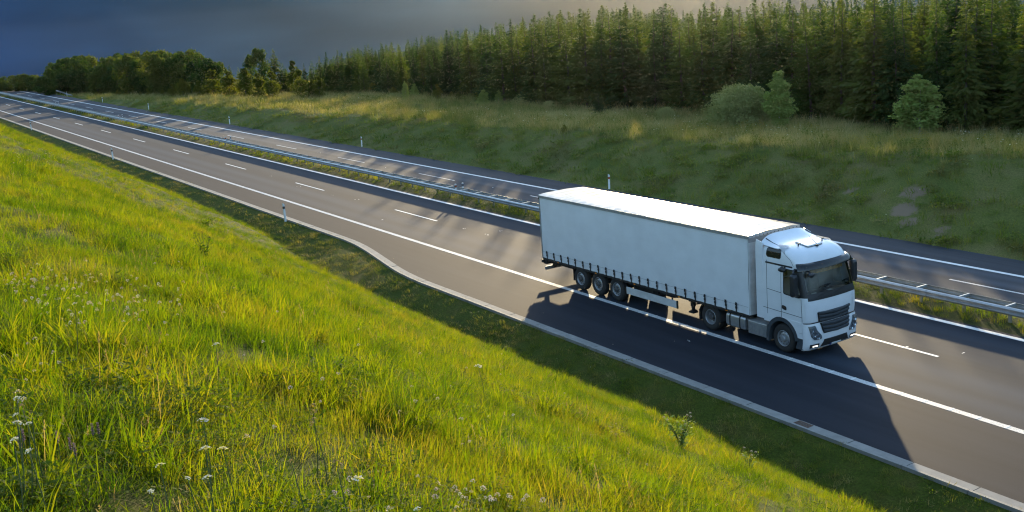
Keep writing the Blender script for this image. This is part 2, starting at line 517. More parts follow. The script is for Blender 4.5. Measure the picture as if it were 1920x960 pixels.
def near_ground(x, y):
    x = np.asarray(x, float); y = np.asarray(y, float)
    ke = kerb_y(x)-0.52
    foot = -5.55-1.45*sstep(-22, -8, x)
    a = ke-y
    bot = -0.55
    verge = bot*sstep(-0.1, 1.0, a/np.maximum(ke-foot, .5))
    slope = 0.575*(foot-y)+bot*np.exp(-np.maximum(foot-y, 0)*1.2)
    # crest rounds over to a plateau above the cutting
    top = 10.9
    slope = np.where(slope > top-3, top-3+3*np.tanh((slope-top+3)/3.2)*1.0, slope)
    z = np.where(y > foot, verge, slope)
    far = decline(x, y)*sstep(40, 200, -y)
    return z + far + 0.12*bumps(x*1.4, y*1.3)*sstep(0.3, 3.0, a)+0.05*bumps(x*3.1+2, y*2.9)*sstep(3.0, 6.0, a) - 0.01 + road_z(x)*(1-sstep(20, 80, -y))


def terrain(x, y):
    x = np.asarray(x, float); y = np.asarray(y, float)
    return np.where(y < kerb_y(x)-0.5, near_ground(x, y), np.where(y > 16.5, far_ground(x, y), road_z(x)))


def pix_ray(u, v):
    d = AX_R*((u-960)/F_PX) - AX_U*((v-CYPX)/F_PX) + AX_F
    return d/np.linalg.norm(d)


def proj(q):
    d = np.asarray(q, float)-CAM
    z = d@AX_F
    return 960+F_PX*(d@AX_R)/z, CYPX-F_PX*(d@AX_U)/z


def at(u, v, lift=0.0, tmax=520):
    """where the sight line through a photograph pixel meets the terrain (plus lift)"""
    d = pix_ray(u, v)
    t = np.concatenate([np.arange(2, 60, 0.05), np.arange(60, tmax, 0.25)])
    P = CAM+t[:, None]*d
    h = P[:, 2]-terrain(P[:, 0], P[:, 1])-lift
    i = np.argmax(h < 0) if (h < 0).any() else len(t)-1
    q = P[i].copy()
    return q, t[i]


def axis_pts(*segs):
    out = []
    for a, b, s in segs:
        out += list(np.arange(a, b, s))
    return np.array(out)


XS = axis_pts((-430, -399, 10), (-400, -160, 6), (-160, -60, 2.5), (-60, 40, 1.0), (40, 110, 5), (110, 431, 40))


def sheet(name, xs, rows, zf, mat, smooth=True):
    """rows: list of functions y(x); zf(x, y)"""
    mb = MB()
    P = []
    for rf in rows:
        yy = rf(xs)
        yy = np.broadcast_to(yy, xs.shape)
        zz = zf(xs, yy)
        P.append(list(zip(xs, yy, np.broadcast_to(zz, xs.shape))))
    mb.grid(P)
    # faces upward
    mb.f = [f[::-1] if rows[0](xs[:1])[()].mean() > rows[-1](xs[:1])[()].mean() else f for f in mb.f]
    o = mb.build(name, mat)
    if smooth:
        o.data.polygons.foreach_set('use_smooth', [True]*len(o.data.polygons))
    return tag(o, kind='structure')


def cst(v):
    return lambda xs: np.full(xs.shape, float(v))


# roads
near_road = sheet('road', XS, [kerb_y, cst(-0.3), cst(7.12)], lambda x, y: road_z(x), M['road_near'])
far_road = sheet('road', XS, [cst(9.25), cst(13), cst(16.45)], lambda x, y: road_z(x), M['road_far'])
median = sheet('ground', XS, [cst(7.0)]+[cst(7.0+2.35*i/8) for i in range(1, 8)]+[cst(9.36)],
               lambda x, y: road_z(x)-0.02+0.10*np.sin(np.clip((y-7.0)/2.36, 0, 1)*PI)+0.03*bumps(2*x, 3*y)*np.sin(np.clip((y-7.0)/2.36, 0, 1)*PI), M['soil_median'])
YF = [cst(v) for v in axis_pts((16.40, 26, 0.55), (26, 50, 1.6), (50, 130, 8), (130, 431, 30))]
meadow = sheet('ground', XS, YF, far_ground, M['soil_far'])


def near_rows():
    offs = list(np.arange(0.0, 1.0, 0.25))+list(np.arange(1.0, 24.0, 0.5))+list(np.arange(24, 60, 4))+[80, 120, 200, 300, 420]
    return [(lambda o_: (lambda xs: kerb_y(xs)-0.50-o_))(o_) for o_ in offs]


slope = sheet('ground', XS, near_rows(), near_ground, M['soil_near'])
gb = MB()
gx = np.linspace(-430, 430, 40)
gb.grid([[(x, y, min(-3.0, float(decline(x, y))*1.0-3.0)) for x in gx] for y in gx])
tag(gb.build('ground', M['plain']), kind='structure')

# kerb: gutter slabs with a low raised lip on the grass side
kerb = bpy.data.objects.new('kerb', None)
COL.objects.link(kerb)
WORLD_LOC['kerb'] = (0, 0, 0)
tag(kerb, kind='structure')


def kerb_piece(x0, x1, mb):
    P = []
    for x in np.linspace(x0, x1, 3):
        y = float(kerb_y(np.array(x))); z = float(road_z(x))
        P.append([(x, y+0.02, z-0.12), (x, y+0.01, z+0.012), (x, y-0.38, z+0.004), (x, y-0.40, z+0.075), (x, y-0.50, z+0.085), (x, y-0.52, z-0.2)])
    o = len(mb.v)
    mb.grid(P)
    m = 6
    mb.f += [tuple(o+j for j in range(m)), tuple(o+2*m+j for j in range(m))[::-1]]
    mb.mi += [0, 0]


x = 36.0
while x > -84:
    mb = MB(); kerb_piece(x-1.985, x-0.012, mb)
    o = mb.build('kerb_stone', M['concrete'], kerb)
    o.location.z += random.uniform(-0.006, 0.006)
    x -= 2.0
mb = MB()
while x > -420:
    kerb_piece(x-3.985, x-0.015, mb); x -= 4.0
x = 36
while x < 90:
    kerb_piece(x+.012, x+3.985, mb); x += 4.0
tag(mb.build('distant_kerb_stones', M['concrete'], kerb), kind='stuff')

# painted lines


def strip(mb, x0, x1, y, w, dz=0.004, n=None):
    n = n or max(1, int(abs(x1-x0)/8))
    xs = np.linspace(x0, x1, n+1)
    z = road_z(xs)+dz
    mb.grid([[(a, y-w/2, c) for a, c in zip(xs, z)], [(a, y+w/2, c) for a, c in zip(xs, z)]])


mb = MB(); strip(mb, -600, 95, -0.273, 0.25)
tag(mb.build('road_marking', M['mark_worn']), kind='structure')
mb = MB()
x = 60.0
while x > -70:
    mb.box(x-0.03, x+0.03, -0.398, -0.148, 0.0042, 0.010); x -= 0.92
tag(mb.build('road_marking', M['mark']), kind='structure')
mb = MB(); strip(mb, -600, 95, 6.79, 0.25)
tag(mb.build('road_marking', M['mark']), kind='structure')
mb = MB()
for y in (9.62, 14.13):
    strip(mb, -600, 95, y, 0.24)
tag(mb.build('road_marking', M['mark']), kind='structure')
mb = MB()
x = 13.2+36
while x > -420:
    strip(mb, x, x+5.85, 3.38, 0.13); x -= 18.0
tag(mb.build('road_marking', M['mark']), kind='structure')
mb = MB()
x = 13.2+32.6
while x > -420:
    strip(mb, x, x+5.85, 11.86, 0.13); x -= 16.33
tag(mb.build('road_marking', M['mark_worn']), kind='structure')
mb = MB()
for (u, v) in [(913, 440.5), (670, 374), (622, 366), (715, 412), (560, 350), (508, 330), (875, 430), (935, 433), (1707, 653), (1816, 665), (1300, 640), (920, 352.5), (724, 315), (599, 287), (1590, 486)]:
    q, _ = at(u, v)
    for k in range(2):
        a, b = q[0]+random.uniform(-.25, .25), q[1]+random.uniform(-.12, .12)
        s = random.uniform(.02, .07)
        n = 6
        mb.add([(a+s*1.6*random.uniform(.5, 1.2)*math.cos(2*PI*j/n), b+s*random.uniform(.4, 1.1)*math.sin(2*PI*j/n), 0.004) for j in range(n)], [tuple(range(n))])
tag(mb.build('road_marking', M['mark']), kind='structure')
#PART2
# ------------------------------------------------------------------ the lorry (local x forward, rear of trailer at 0, near side y = 0)
YC, W = 1.275, 2.55
lorry = empty('articulated_lorry', (8.0, YC, 0.0), 'white articulated lorry with a curtain-sided trailer driving on the motorway', 'truck')


M['hl'] = plain('headlight_housing', (0.30, 0.32, 0.34), 0.25, 0.6, var=0.1)


def rounded_rect(a0, a1, b0, b1, r, n=4):
    pts = []
    for cx, cy, w0 in ((a1-r, b1-r, 0), (a0+r, b1-r, 90), (a0+r, b0+r, 180), (a1-r, b0+r, 270)):
        for k in range(n+1):
            w = R(w0+90*k/n)
            pts.append((cx+r*math.cos(w), cy+r*math.sin(w)))
    return pts


def build_trailer():
    X1 = 13.66
    # curtains: slightly wavy cloth with a scalloped hem between the straps
    strap_x = np.linspace(0.43, 12.95, 23)
    for near in (True, False):
        mb = MB()
        P = []
        zs = [1.03, 1.07, 1.14, 1.22, 1.32, 1.5, 1.9, 2.4, 2.9, 3.4, 3.75, 3.88]
        for z in zs:
            row = []
            for x in np.linspace(0.06, X1-0.06, 190):
                ph = (x-0.43)/0.569
                tuck = (0.5-0.5*math.cos(2*PI*ph))
                k = max(0, (1.40-z)/0.37)
                y = 0.012*math.sin(x*1.1+0.5*z)*math.sin(PI*(z-1.03)/2.85)+0.008*math.sin(x*2.7+z*2.3)*math.sin(PI*(z-1.03)/2.85)
                y += k*(0.028*tuck-0.012)
                y += 0.010*math.sin(7*x+9*z)*math.exp(-((z-1.35)/0.16)**2)
                yy = (0.012+y) if near else (W-0.012-y)
                row.append((x, yy, z+0.018*tuck*k))
            P.append(row)
        mb.grid(P)
        o = mb.build('curtain', M['tarp'], lorry, smooth=60)
        # seam line above the hem and the tension straps
        mb = MB()
        for z in (1.335,):
            mb.grid([[(x, (-0.004 if near else W+0.004), z-0.006+0.004*math.sin(x*3)) for x in np.linspace(0.1, X1-0.1, 60)], [(x, (-0.004 if near else W+0.004), z+0.004+0.004*math.sin(x*3)) for x in np.linspace(0.1, X1-0.1, 60)]])
        s_ = mb.build('seam', M['grey_metal'], o)
        if near:
            src = None
            for i, x in enumerate(strap_x):
                if src is None:
                    mb = MB()
                    yo = -0.012
                    mb.box(-0.022, 0.022, yo-0.010, yo+0.004, -0.36, -0.02)
                    mb.box(-0.034, 0.034, yo-0.022, yo-0.011, -0.12, 0.0)
                    mb.box(-0.026, 0.046, yo-0.030, yo-0.011, -0.24, -0.15)
                    mb.tube([(-0.02, yo-0.025, -0.02), (-0.02, yo-0.04, -0.11)], 0.008, 5)
                    mb.box(-0.03, 0.03, yo-0.006, yo+0.03, -0.40, -0.35)
                    mb.v = [(a*1.25, b, c) for a, b, c in mb.v]
                    src = mb.build('strap', M['plastic'], lorry, loc=(0, 0, 0)); src.location = (x-8.0, -YC, 1.40)
                else:
                    c = src.copy(); COL.objects.link(c); c.parent = lorry
                    c.location = (x-8.0, -YC, 1.40+random.uniform(-.012, .012))
                    c.rotation_euler = (0, random.uniform(-.07, .07), 0)
    # roof tarpaulin: lightly ridged by the bows
    mb = MB()
    P = []
    ysx = np.concatenate([[0.0, 0.03], np.linspace(0.12, W-0.12, 18), [W-0.03, W]])
    for x in np.linspace(-0.02, X1+0.02, 140):
        row = []
        for y in ysx:
            c = 1-((y-YC)/YC)**4
            z = 3.985+0.055*c+0.010*math.sin(2*PI*x/0.62)*c+0.005*math.sin(2*PI*x/0.31+y*2)*c+0.008*math.sin(x*2.1+y*5)*c
            row.append((x, y, z))
        P.append(row)
    mb.grid(P)
    roof = mb.build('trailer_roof', M['rooftarp'], lorry, smooth=60)
    mb = MB()      # hems
    for x, dx in ((X1+0.022, 0.004), (-0.024, -0.004)):
        mb.grid([[(x, y, 4.00+0.035*(1-((y-YC)/YC)**4)) for y in np.linspace(0, W, 12)], [(x+dx, y, 3.91+0.006*math.sin(y*14)) for y in np.linspace(0, W, 12)]])
    mb.build_each('roof_hem', M['rooftarp'], roof)
    for i in range(13):
        mb = MB()
        y = 0.16+i*(W-0.32)/12
        mb.lathe([(0.0, 0.008), (0.018, 0.008), (0.022, 0.0)], 8, 'x', (X1+0.028, y, 3.945))
        mb.build('eyelet', M['black'], roof)
    mb = MB()      # cantrails
    for y0, y1 in ((-0.010, 0.03), (W-0.03, W+0.010)):
        mb.box(0.0, X1, y0, y1, 3.87, 3.985)
        mb.box(0.05, X1-0.05, y0-(0.008 if y0 < 1 else -0.0), y1+(0.008 if y0 > 1 else 0), 3.865, 3.885)
    mb.build_each('cantrail', M['grey_metal'], lorry, bevel=0.006)
    mb = MB()
    mb.box(X1, X1+0.012, 0.0, W, 3.74, 3.905)
    mb.build('header_rail', M['grey_metal'], lorry)
    # front wall, corner posts and rear frame
    mb = MB()
    mb.box(X1-0.05, X1-0.004, 0.05, W-0.05, 1.05, 3.9)
    for y in np.linspace(0.35, W-0.35, 8):
        mb.box(X1-0.004, X1+0.006, y-0.03, y+0.03, 1.1, 3.72)
    mb.build('front_wall', M['wall'], lorry)
    for y in (0.0, W-0.07):
        mb = MB()
        mb.prism([(X1-0.055, 1.04), (X1+0.0, 1.04), (X1+0.0, 3.87), (X1-0.055, 3.87)], y, y+0.07)
        mb.build('corner_post', M['wall'], lorry, bevel=0.02)
    for y in (0.0, W-0.06):
        mb = MB(); mb.box(-0.01, 0.055, y-0.003, y+0.06, 0.98, 3.9)
        mb.build('rear_post', M['grey_metal'], lorry, bevel=0.008)
    for y0, y1 in ((0.065, YC-0.01), (YC+0.01, W-0.065)):
        mb = MB(); mb.box(-0.02, 0.03, y0, y1, 1.05, 3.86)
        d = mb.build('rear_door', M['wall'], lorry, bevel=0.006)
        for yy in (y0+0.25, y1-0.25):
            m2 = MB(); m2.tube([(-0.045, yy, 1.06), (-0.045, yy, 3.84)], 0.014, 6)
            m2.box(-0.055, -0.02, yy-0.03, yy+0.16, 1.75, 1.79)
            m2.build('lock_bar', M['grey_metal'], d)
    mb = MB(); mb.box(-0.015, 0.05, 0.06, W-0.06, 3.87, 3.97)
    mb.build('rear_header', M['grey_metal'], lorry)
    for y in (0.03, W-0.05):     # round rubber buffers at the top rear corners
        mb = MB(); mb.box(-0.05, 0.05, y-0.04, y+0.05, 3.80, 3.90)
        mb.build('corner_bracket', M['plastic'], lorry, bevel=0.015)
    # floor frame
    mb = MB()
    mb.box(0.0, X1-0.05, 0.035, W-0.035, 0.985, 1.10)
    for y in (0.42, W-0.54):
        mb.prism([(0.1, 0.99), (0.1, 0.70), (8.9, 0.70), (9.6, 0.86), (X1-0.1, 0.86), (X1-0.1, 0.99)], y, y+0.12)
    for x in np.arange(0.5, 13.4, 0.75):
        mb.box(x-0.04, x+0.04, 0.05, W-0.05, 0.90, 0.986)
    mb.build('trailer_chassis', M['black'], lorry)
    mb = MB()
    mb.box(0.05, X1-0.08, 0.0, 0.034, 0.955, 1.045)
    mb.box(0.05, X1-0.08, W-0.034, W, 0.955, 1.045)
    mb.build_each('side_rail', M['black'], lorry)
    # rear underrun beam with lamps
    mb = MB()
    mb.box(0.02, 0.12, 0.08, W-0.08, 0.44, 0.60)
    ub = mb.build('underrun_bar', M['grey_metal'], lorry, bevel=0.01)
    mb = MB()
    for y in (0.45, W-0.55):
        mb.prism([(0.10, 0.5), (0.2, 0.5), (0.75, 0.86), (0.75, 0.95), (0.5, 0.95), (0.10, 0.6)], y, y+0.1)
    mb.box(0.0, 0.25, 0.05, 0.42, 0.74, 0.96); mb.box(0.0, 0.25, W-0.42, W-0.05, 0.74, 0.96)
    mb.box(-0.05, 0.06, -0.03, 0.1, 0.80, 0.95)
    mb.build_each('underrun_bracket', M['black'], lorry)
    for y in (0.08, W-0.40):
        mb = MB(); mb.box(-0.012, 0.0, y, y+0.32, 0.77, 0.90)
        mb.build('tail_light', M['red'], lorry)
    for x in (1.3, 4.2, 6.9, 9.7, 12.4):
        mb = MB(); mb.box(x-0.05, x+0.05, -0.012, 0.0, 0.975, 1.02)
        mb.build('side_marker', M['amber'], lorry)
    # side guards
    for y0, y1 in ((0.02, 0.055), (W-0.055, W-0.02)):
        mb = MB()
        mb.box(6.30, 9.50, y0, y1, 0.475, 0.775)
        g = mb.build('side_guard', M['alu'] if False else M['wall'], lorry, bevel=0.008)
        m2 = MB(); m2.box(9.503, 9.56, y0-0.004, y1+0.02, 0.47, 0.78)
        for x in (6.8, 8.0, 9.2):
            m2.box(x-0.03, x+0.03, y0+0.04 if y0 < 1 else y0-0.06, y1+0.04 if y0 < 1 else y1-0.045, 0.5, 0.99)
        m2.build_each('guard_bracket', M['black'], g)
    mb = MB()      # pallet boxes and tanks hung between the guards
    mb.box(6.4, 8.0, 0.35, 1.0, 0.55, 0.95)
    mb.tube([(8.2, 1.5, 0.72), (9.2, 1.5, 0.72)], 0.16, 12)
    mb.build_each('storage_box', M['black'], lorry, bevel=0.02)
    # landing legs
    for y in (0.30, W-0.44):
        mb = MB()
        mb.box(10.02, 10.18, y, y+0.14, 0.62, 0.99)
        mb.box(10.045, 10.155, y+0.015, y+0.125, 0.44, 0.62)
        mb.prism([(9.96, 0.36), (10.24, 0.36), (10.24, 0.40), (10.16, 0.46), (10.04, 0.46), (9.96, 0.40)], y-0.06, y+0.2)
        mb.tube([(10.14, y+0.07, 0.70), (10.95, y+0.12, 0.93)], 0.03, 6)
        mb.tube([(10.12, y+0.07, 0.86), (9.5, y+0.12, 0.96)], 0.022, 6)
        mb.build('landing_leg', M['black'], lorry, bevel=0.006)
    mb = MB(); mb.tube([(10.1, 0.40, 0.86), (10.1, W-0.40, 0.86)], 0.022, 6)
    mb.build('leg_shaft', M['black'], lorry)
    # mud flaps and wheel arches
    for y in (0.06, W-0.38):
        mb = MB(); mb.box(2.37, 2.39, y, y+0.32, 0.34, 0.98)
        mb.build('mud_flap', M['plastic'], lorry)
    for x0 in (2.95, 4.26, 5.57):
        mb = MB(); mb.tube([(x0, 0.3, 0.5), (x0, W-0.3, 0.5)], 0.075, 10)
        mb.box(x0-0.06, x0+0.28, 0.56, 0.66, 0.55, 0.72); mb.box(x0-0.06, x0+0.28, W-0.66, W-0.56, 0.55, 0.72)
        mb.build('trailer_axle', M['black'], lorry)


TYRE_R = 0.515


def wheel_meshes():
    # built round the origin, outer face towards -y
    tyre = MB()
    w = 0.30
    pr = [(0.29, 0.02), (0.36, 0.0), (0.44, 0.004), (0.482, 0.022), (0.503, 0.05)]
    nt_ = 5
    for i in range(nt_):
        a = 0.055+i*(w-0.11)/nt_; b = a+(w-0.11)/nt_
        pr += [(TYRE_R-0.001, a+0.006), (TYRE_R, b-0.010), (TYRE_R-0.014, b-0.006), (TYRE_R-0.014, b)]
    pr += [(0.503, w-0.05), (0.44, w-0.004), (0.36, w), (0.29, w-0.02)]
    tyre.lathe(pr, 44)
    rim_out = MB()   # steer and trailer wheels: dished rim with hand holes
    rim_out.lathe([(0.292, 0.018), (0.283, 0.008), (0.268, 0.03), (0.262, 0.075), (0.245, 0.095), (0.215, 0.060), (0.175, 0.042), (0.13, 0.040), (0.115, 0.048), (0.0, 0.050)], 40)
    hub = MB()
    hub.lathe([(0.115, 0.045), (0.108, -0.02), (0.09, -0.045), (0.0, -0.05)], 20)
    for k in range(10):
        a = 2*PI*k/10
        hub.lathe([(0.017, 0.045), (0.017, 0.005), (0.0, 0.0)], 6, 'y', (0.155*math.cos(a), 0.0, 0.155*math.sin(a)))
    holes = MB()
    for k in range(10):
        a = 2*PI*(k+0.5)/10
        holes.lathe([(0.024, 0.052), (0.024, 0.048), (0.0, 0.046)], 8, 'y', (0.222*math.cos(a), 0.012, 0.222*math.sin(a)))
    drive = MB()
    drive.lathe([(0.292, 0.018), (0.283, 0.006), (0.270, 0.03), (0.264, 0.10), (0.258, 0.16), (0.20, 0.175), (0.13, 0.165), (0.0, 0.165)], 40)
    dhub = MB()
    dhub.lathe([(0.13, 0.17), (0.125, 0.06), (0.10, 0.02), (0.0, 0.015)], 20)
    for k in range(10):
        a = 2*PI*k/10
        dhub.lathe([(0.017, 0.17), (0.017, 0.13), (0.0, 0.125)], 6, 'y', (0.165*math.cos(a), 0.0, 0.165*math.sin(a)))
    return tyre, rim_out, hub, holes, drive, dhub


def place_wheels():
    tyre, rim, hub, holes, drv, dhub = wheel_meshes()
    protos = {}

    def make(kind, x, y, mirror):
        loc = (x, y, TYRE_R)
        if kind not in protos:
            t = tyre.build('wheel', M['rubber'], lorry, loc=(0, 0, 0), smooth=40)
            r_ = (drv if kind == 'drive' else rim).build('rim', M['rim'], t, loc=(0, 0, 0), smooth=40)
            h = (dhub if kind == 'drive' else hub).build('hub', M['hub'] if kind != 'steer' else M['rim'], t, loc=(0, 0, 0), smooth=40)
            q = [r_, h]
            if kind != 'drive':
                q.append(tag(holes.build('hand_holes', M['black'], t, loc=(0, 0, 0)), kind='stuff'))
            for ob in q:
                ob.location = (0, 0, 0)
            protos[kind] = t
            o = t
        else:
            o = copy_tree(protos[kind], (0, 0, 0))
            o.parent = lorry
        o.location = (x-8.0, y-YC, TYRE_R)
        o.rotation_euler = (0, random.uniform(0, 3), 0) if not mirror else (random.uniform(0, 0.0), random.uniform(0, 3), PI)
        return o

    for x in (2.95, 4.26, 5.57):
        make('trailer', x, 0.045, False); make('trailer', x, W-0.045, True)
    make('steer', 15.18, 0.07, False); make('steer', 15.18, W-0.07, True)
    for y, m_ in ((0.05, False), (0.37, False), (W-0.05, True), (W-0.37, True)):
        make('drive', 11.43, y, m_)


# cab shell: levels of (z, front x at the sides, corner radius, inset, bow)
CAB_B = 14.28
LEV = [(1.27, 16.33, .26, .03, .07), (1.52, 16.36, .26, .03, .08), (1.80, 16.37, .26, .03, .08), (2.10, 16.36, .26, .03, .08), (2.16, 16.34, .26, .03, .09), (2.45, 16.26, .26, .035, .10),
       (2.80, 16.16, .27, .045, .10), (3.06, 16.08, .28, .055, .10), (3.14, 16.06, .28, .06, .10), (3.24, 16.04, .30, .06, .10), (3.36, 16.00, .34, .065, .09), (3.48, 15.93, .40, .075, .08),
       (3.58, 15.82, .46, .095, .07), (3.66, 15.68, .5, .125, .06), (3.73, 15.46, .5, .18, .05), (3.775, 15.15, .45, .27, .04), (3.795, 14.9, .4, .42, .03)]


def lev(z):
    zs = [l[0] for l in LEV]
    return tuple(np.interp(z, zs, [l[k] for l in LEV]) for k in range(1, 5))


def cab_ring(z):
    xf, r, ins, bow = lev(z)
    y0, y1 = ins, W-ins
    near = [(CAB_B, y0), (14.50, y0), (15.12, y0), (15.29, y0), (min(15.62, xf-r-.03), y0), (xf-r-0.015, y0)]
    n = 6
    arc = [(xf-r+r*math.sin(R(90*k/n)), y0+r-r*math.cos(R(90*k/n))) for k in range(n+1)]
    ys = np.linspace(y0+r, y1-r, 15)[1:-1]
    front = [(xf+bow*(1-((y-YC)/(YC-y0-r+1e-6))**2), y) for y in ys]
    half = near+arc
    return half + front + [(x, W-y) for x, y in half[::-1]]


def cab_front_x(y, z):
    xf, r, ins, bow = lev(z)
    yy = y if y <= YC else W-y
    if yy < ins+r:
        t = max(-1, min(1, (ins+r-yy)/r))
        return xf-r+r*math.sqrt(max(0, 1-t*t))
    return xf+bow*(1-((y-YC)/(YC-ins-r+1e-6))**2)


def on_front(y, z, off):
    e = 0.01
    dx = (cab_front_x(y+e, z)-cab_front_x(y-e, z))/(2*e)
    dz = (cab_front_x(y, z+e)-cab_front_x(y, z-e))/(2*e)
    n = np.array([1, -max(-3, min(3, dx)), -dz]); n /= np.linalg.norm(n)
    return tuple(np.array([cab_front_x(y, z), y, z])+n*off)


def front_patch(mb, left, right, zs, ny, off, mi=0):
    """panel laid over the curved front; left/right are functions of z"""
    P = []
    for z in zs:
        P.append([on_front(left(z)+(right(z)-left(z))*j/ny, z, off) for j in range(ny+1)])
    mb.grid(P, mi)


def build_tractor():
    zs = sorted(set([l[0] for l in LEV]))
    rings = [cab_ring(z) for z in zs]
    n = len(rings[0])
    white, black, holes = MB(), MB(), []
    vs = [(x, y, z) for z, rg in zip(zs, rings) for x, y in rg]
    half = 13
    fw, fb = [], []
    i_ws0, i_ws1 = half-1-1, n-half+1
    for i in range(len(zs)-1):
        z0, z1 = zs[i], zs[i+1]
        for j in range(n-1):
            f = (i*n+j, i*n+j+1, (i+1)*n+j+1, (i+1)*n+j)
            jm = min(j, n-2-j)
            isws = (z0 >= 2.15 and z1 <= 3.07 and jm >= 10)
            isside = (z0 >= 2.15 and z1 <= 3.07 and jm in (3, 4))
            if isws or isside:
                continue
            pill = (z0 >= 2.15 and z1 <= 3.15 and jm >= 6)
            (fb if pill or (3.06 <= z0 < 3.13 and jm >= 5) else fw).append(f)
    white.add(vs, fw)
    black.add(vs, fb)
    for mb in (white, black):     # drop loose vertices
        used = sorted({i for f in mb.f for i in f}); mp = {a: b for b, a in enumerate(used)}
        mb.v = [mb.v[i] for i in used]; mb.f = [tuple(mp[i] for i in f) for f in mb.f]
    # roof cap and back wall
    top = rings[-1]
    white.add([(x, y, zs[-1]) for x, y in top], [tuple(range(n))])
    back = [(CAB_B, rg[0][1], z) for z, rg in zip(zs, rings)]+[(CAB_B, rg[-1][1], z) for z, rg in zip(zs[::-1], rings[::-1])]
    white.add(back, [tuple(range(len(back)))])
    cab = white.build('cab', M['paint'], lorry, smooth=38)
    black.build('windscreen_pillar', M['plastic'], cab, smooth=38)
    # glass
    mb = MB()
    P = []
    for z in zs:
        if 2.15 <= z <= 3.07:
            rg = cab_ring(z)
            P.append([(x-0.004, y, z) for x, y in rg[10:n-10]])
    mb.grid(P)
    mb.build('windscreen', M['glass'], lorry, smooth=60)
    for sgn in (0, 1):
        mb = MB(); P = []
        for z in zs:
            if 2.15 <= z <= 3.07:
                rg = cab_ring(z)
                q = rg[3:6] if sgn == 0 else rg[n-6:n-3]
                P.append([(x, y+(0.006 if sgn == 0 else -0.006), z) for x, y in q])
        mb.grid(P)
        mb.build('door_window', M['sideglass'], lorry, smooth=60)
        # rubber frame with rounded corners round the door window
        yf = (lambda z: lev(z)[2]-0.004) if sgn == 0 else (lambda z: W-lev(z)[2]+0.004)
        outer = [(15.27, 2.22), (15.30, 2.17), (15.40, 2.15), (15.98, 2.13), (16.09, 2.16), (16.07, 2.30), (15.92, 2.70), (15.82, 3.03), (15.77, 3.08), (15.36, 3.08), (15.29, 3.05), (15.27, 2.98)]
        cx, cz = 15.66, 2.62
        inner = [(cx+(x-cx)*0.92, cz+(z-cz)*0.93) for x, z in outer]
        m2 = MB()
        m = len(outer)
        m2.add([(x, yf(z), z) for x, z in outer]+[(x, yf(z), z) for x, z in inner], [(k, (k+1) % m, m+(k+1) % m, m+k) for k in range(m)])
        m2.build('window_rubber', M['plastic'], cab)
    # dark high-roof window, dark stripe, door joints, handle
    for sgn in (0, 1):
        ys = lambda z, o_: (lev(z)[2]-o_) if sgn == 0 else (W-lev(z)[2]+o_)
        m2 = MB()
        P = []
        for z in np.linspace(3.37, 3.70, 9):
            e = 0.06*max(0, 1-min(z-3.37, 3.70-z)/0.06)**2
            P.append([(x, ys(z, 0.008), z) for x in np.linspace(14.46+e, 15.16-e, 5)])
        m2.grid(P)
        m2.build('roof_window', M['darkglass'], lorry)
        m2 = MB()
        xs_ = np.linspace(14.42, 15.70, 8)
        m2.grid([[(x, ys(3.14, 0.005), 3.135) for x in xs_], [(x, ys(3.19, 0.005), 3.195) for x in xs_]])
        m2.build('side_stripe', M['plastic'], lorry)
        m2 = MB()
        def joint(pts, w=0.009):
            for (xa, za), (xb, zb) in zip(pts[:-1], pts[1:]):
                dx, dz = xb-xa, zb-za
                L = math.hypot(dx, dz); px, pz = -dz/L*w, dx/L*w
                k = 6
                m2.grid([[(xa+dx*t+px, ys(za+dz*t, 0.003), za+dz*t+pz) for t in np.linspace(0, 1, k)], [(xa+dx*t-px, ys(za+dz*t, 0.003), za+dz*t-pz) for t in np.linspace(0, 1, k)]])
        joint([(15.17, 1.30), (15.17, 3.12)]); joint([(16.13, 1.31), (16.10, 2.1)]); joint([(15.17, 1.50), (16.12, 1.47)]); joint([(14.50, 1.28), (14.47, 3.72)])
        joint([(14.50, 2.22), (15.16, 2.18)]); joint([(14.29, 1.52), (15.17, 1.49)])
        joint([(15.75, 3.21), (15.62, 3.40), (15.35, 3.56), (15.2, 3.64)], 0.006)
        m2.build('door_joint', M['fender'], cab)
        m2 = MB()
        pl = rounded_rect(15.20, 15.42, 1.60, 1.75, 0.06)
        m2.add([(x, ys(z, 0.010), z-0.15*(x-15.3)) for x, z in pl], [tuple(range(len(pl)))])
        m2.build('door_handle', M['plastic'], lorry)
    # sun visor: tinted blade standing off the top of the windscreen
    mb = MB(); P = []
    for z, o_ in ((3.31, 0.03), (3.30, 0.09), (3.22, 0.16), (3.10, 0.19), (3.055, 0.19)):
        P.append([on_front(y, min(z, 3.30), o_) for y in np.linspace(0.10, W-0.10, 26)])
    mb.grid(P)
    mb.build('sun_visor', M['darkglass'], lorry, smooth=60, solid=0.02)
    # black sill under the windscreen, wipers
    mb = MB(); front_patch(mb, lambda z: 0.14, lambda z: W-0.14, [2.055, 2.1, 2.165, 2.24, 2.29], 24, 0.008)
    mb.build('wiper_panel', M['plastic'], lorry, smooth=60)
    for y0, y1 in ((0.55, 1.30), (1.30, 2.05)):
        mb = MB(); mb.tube([on_front(y0+0.5*0, 2.17, 0.03), on_front(y0+0.30, 2.24, 0.035), on_front(y1-0.1, 2.27, 0.03)], 0.012, 5)
        mb.build('wiper', M['black'], lorry)
    # grille: dark trapezoid with proud slats
    gl = lambda z: YC-np.interp(z, [0.86, 1.0, 1.63], [0.60, 0.66, 0.80])
    gr = lambda z: YC+np.interp(z, [0.86, 1.0, 1.63], [0.60, 0.66, 0.80])
    mb = MB(); front_patch(mb, gl, gr, np.linspace(1.275, 1.62, 6), 18, 0.012)
    gp = mb.build('grille', M['black'], lorry, smooth=60)
    return cab, gp, gl, gr


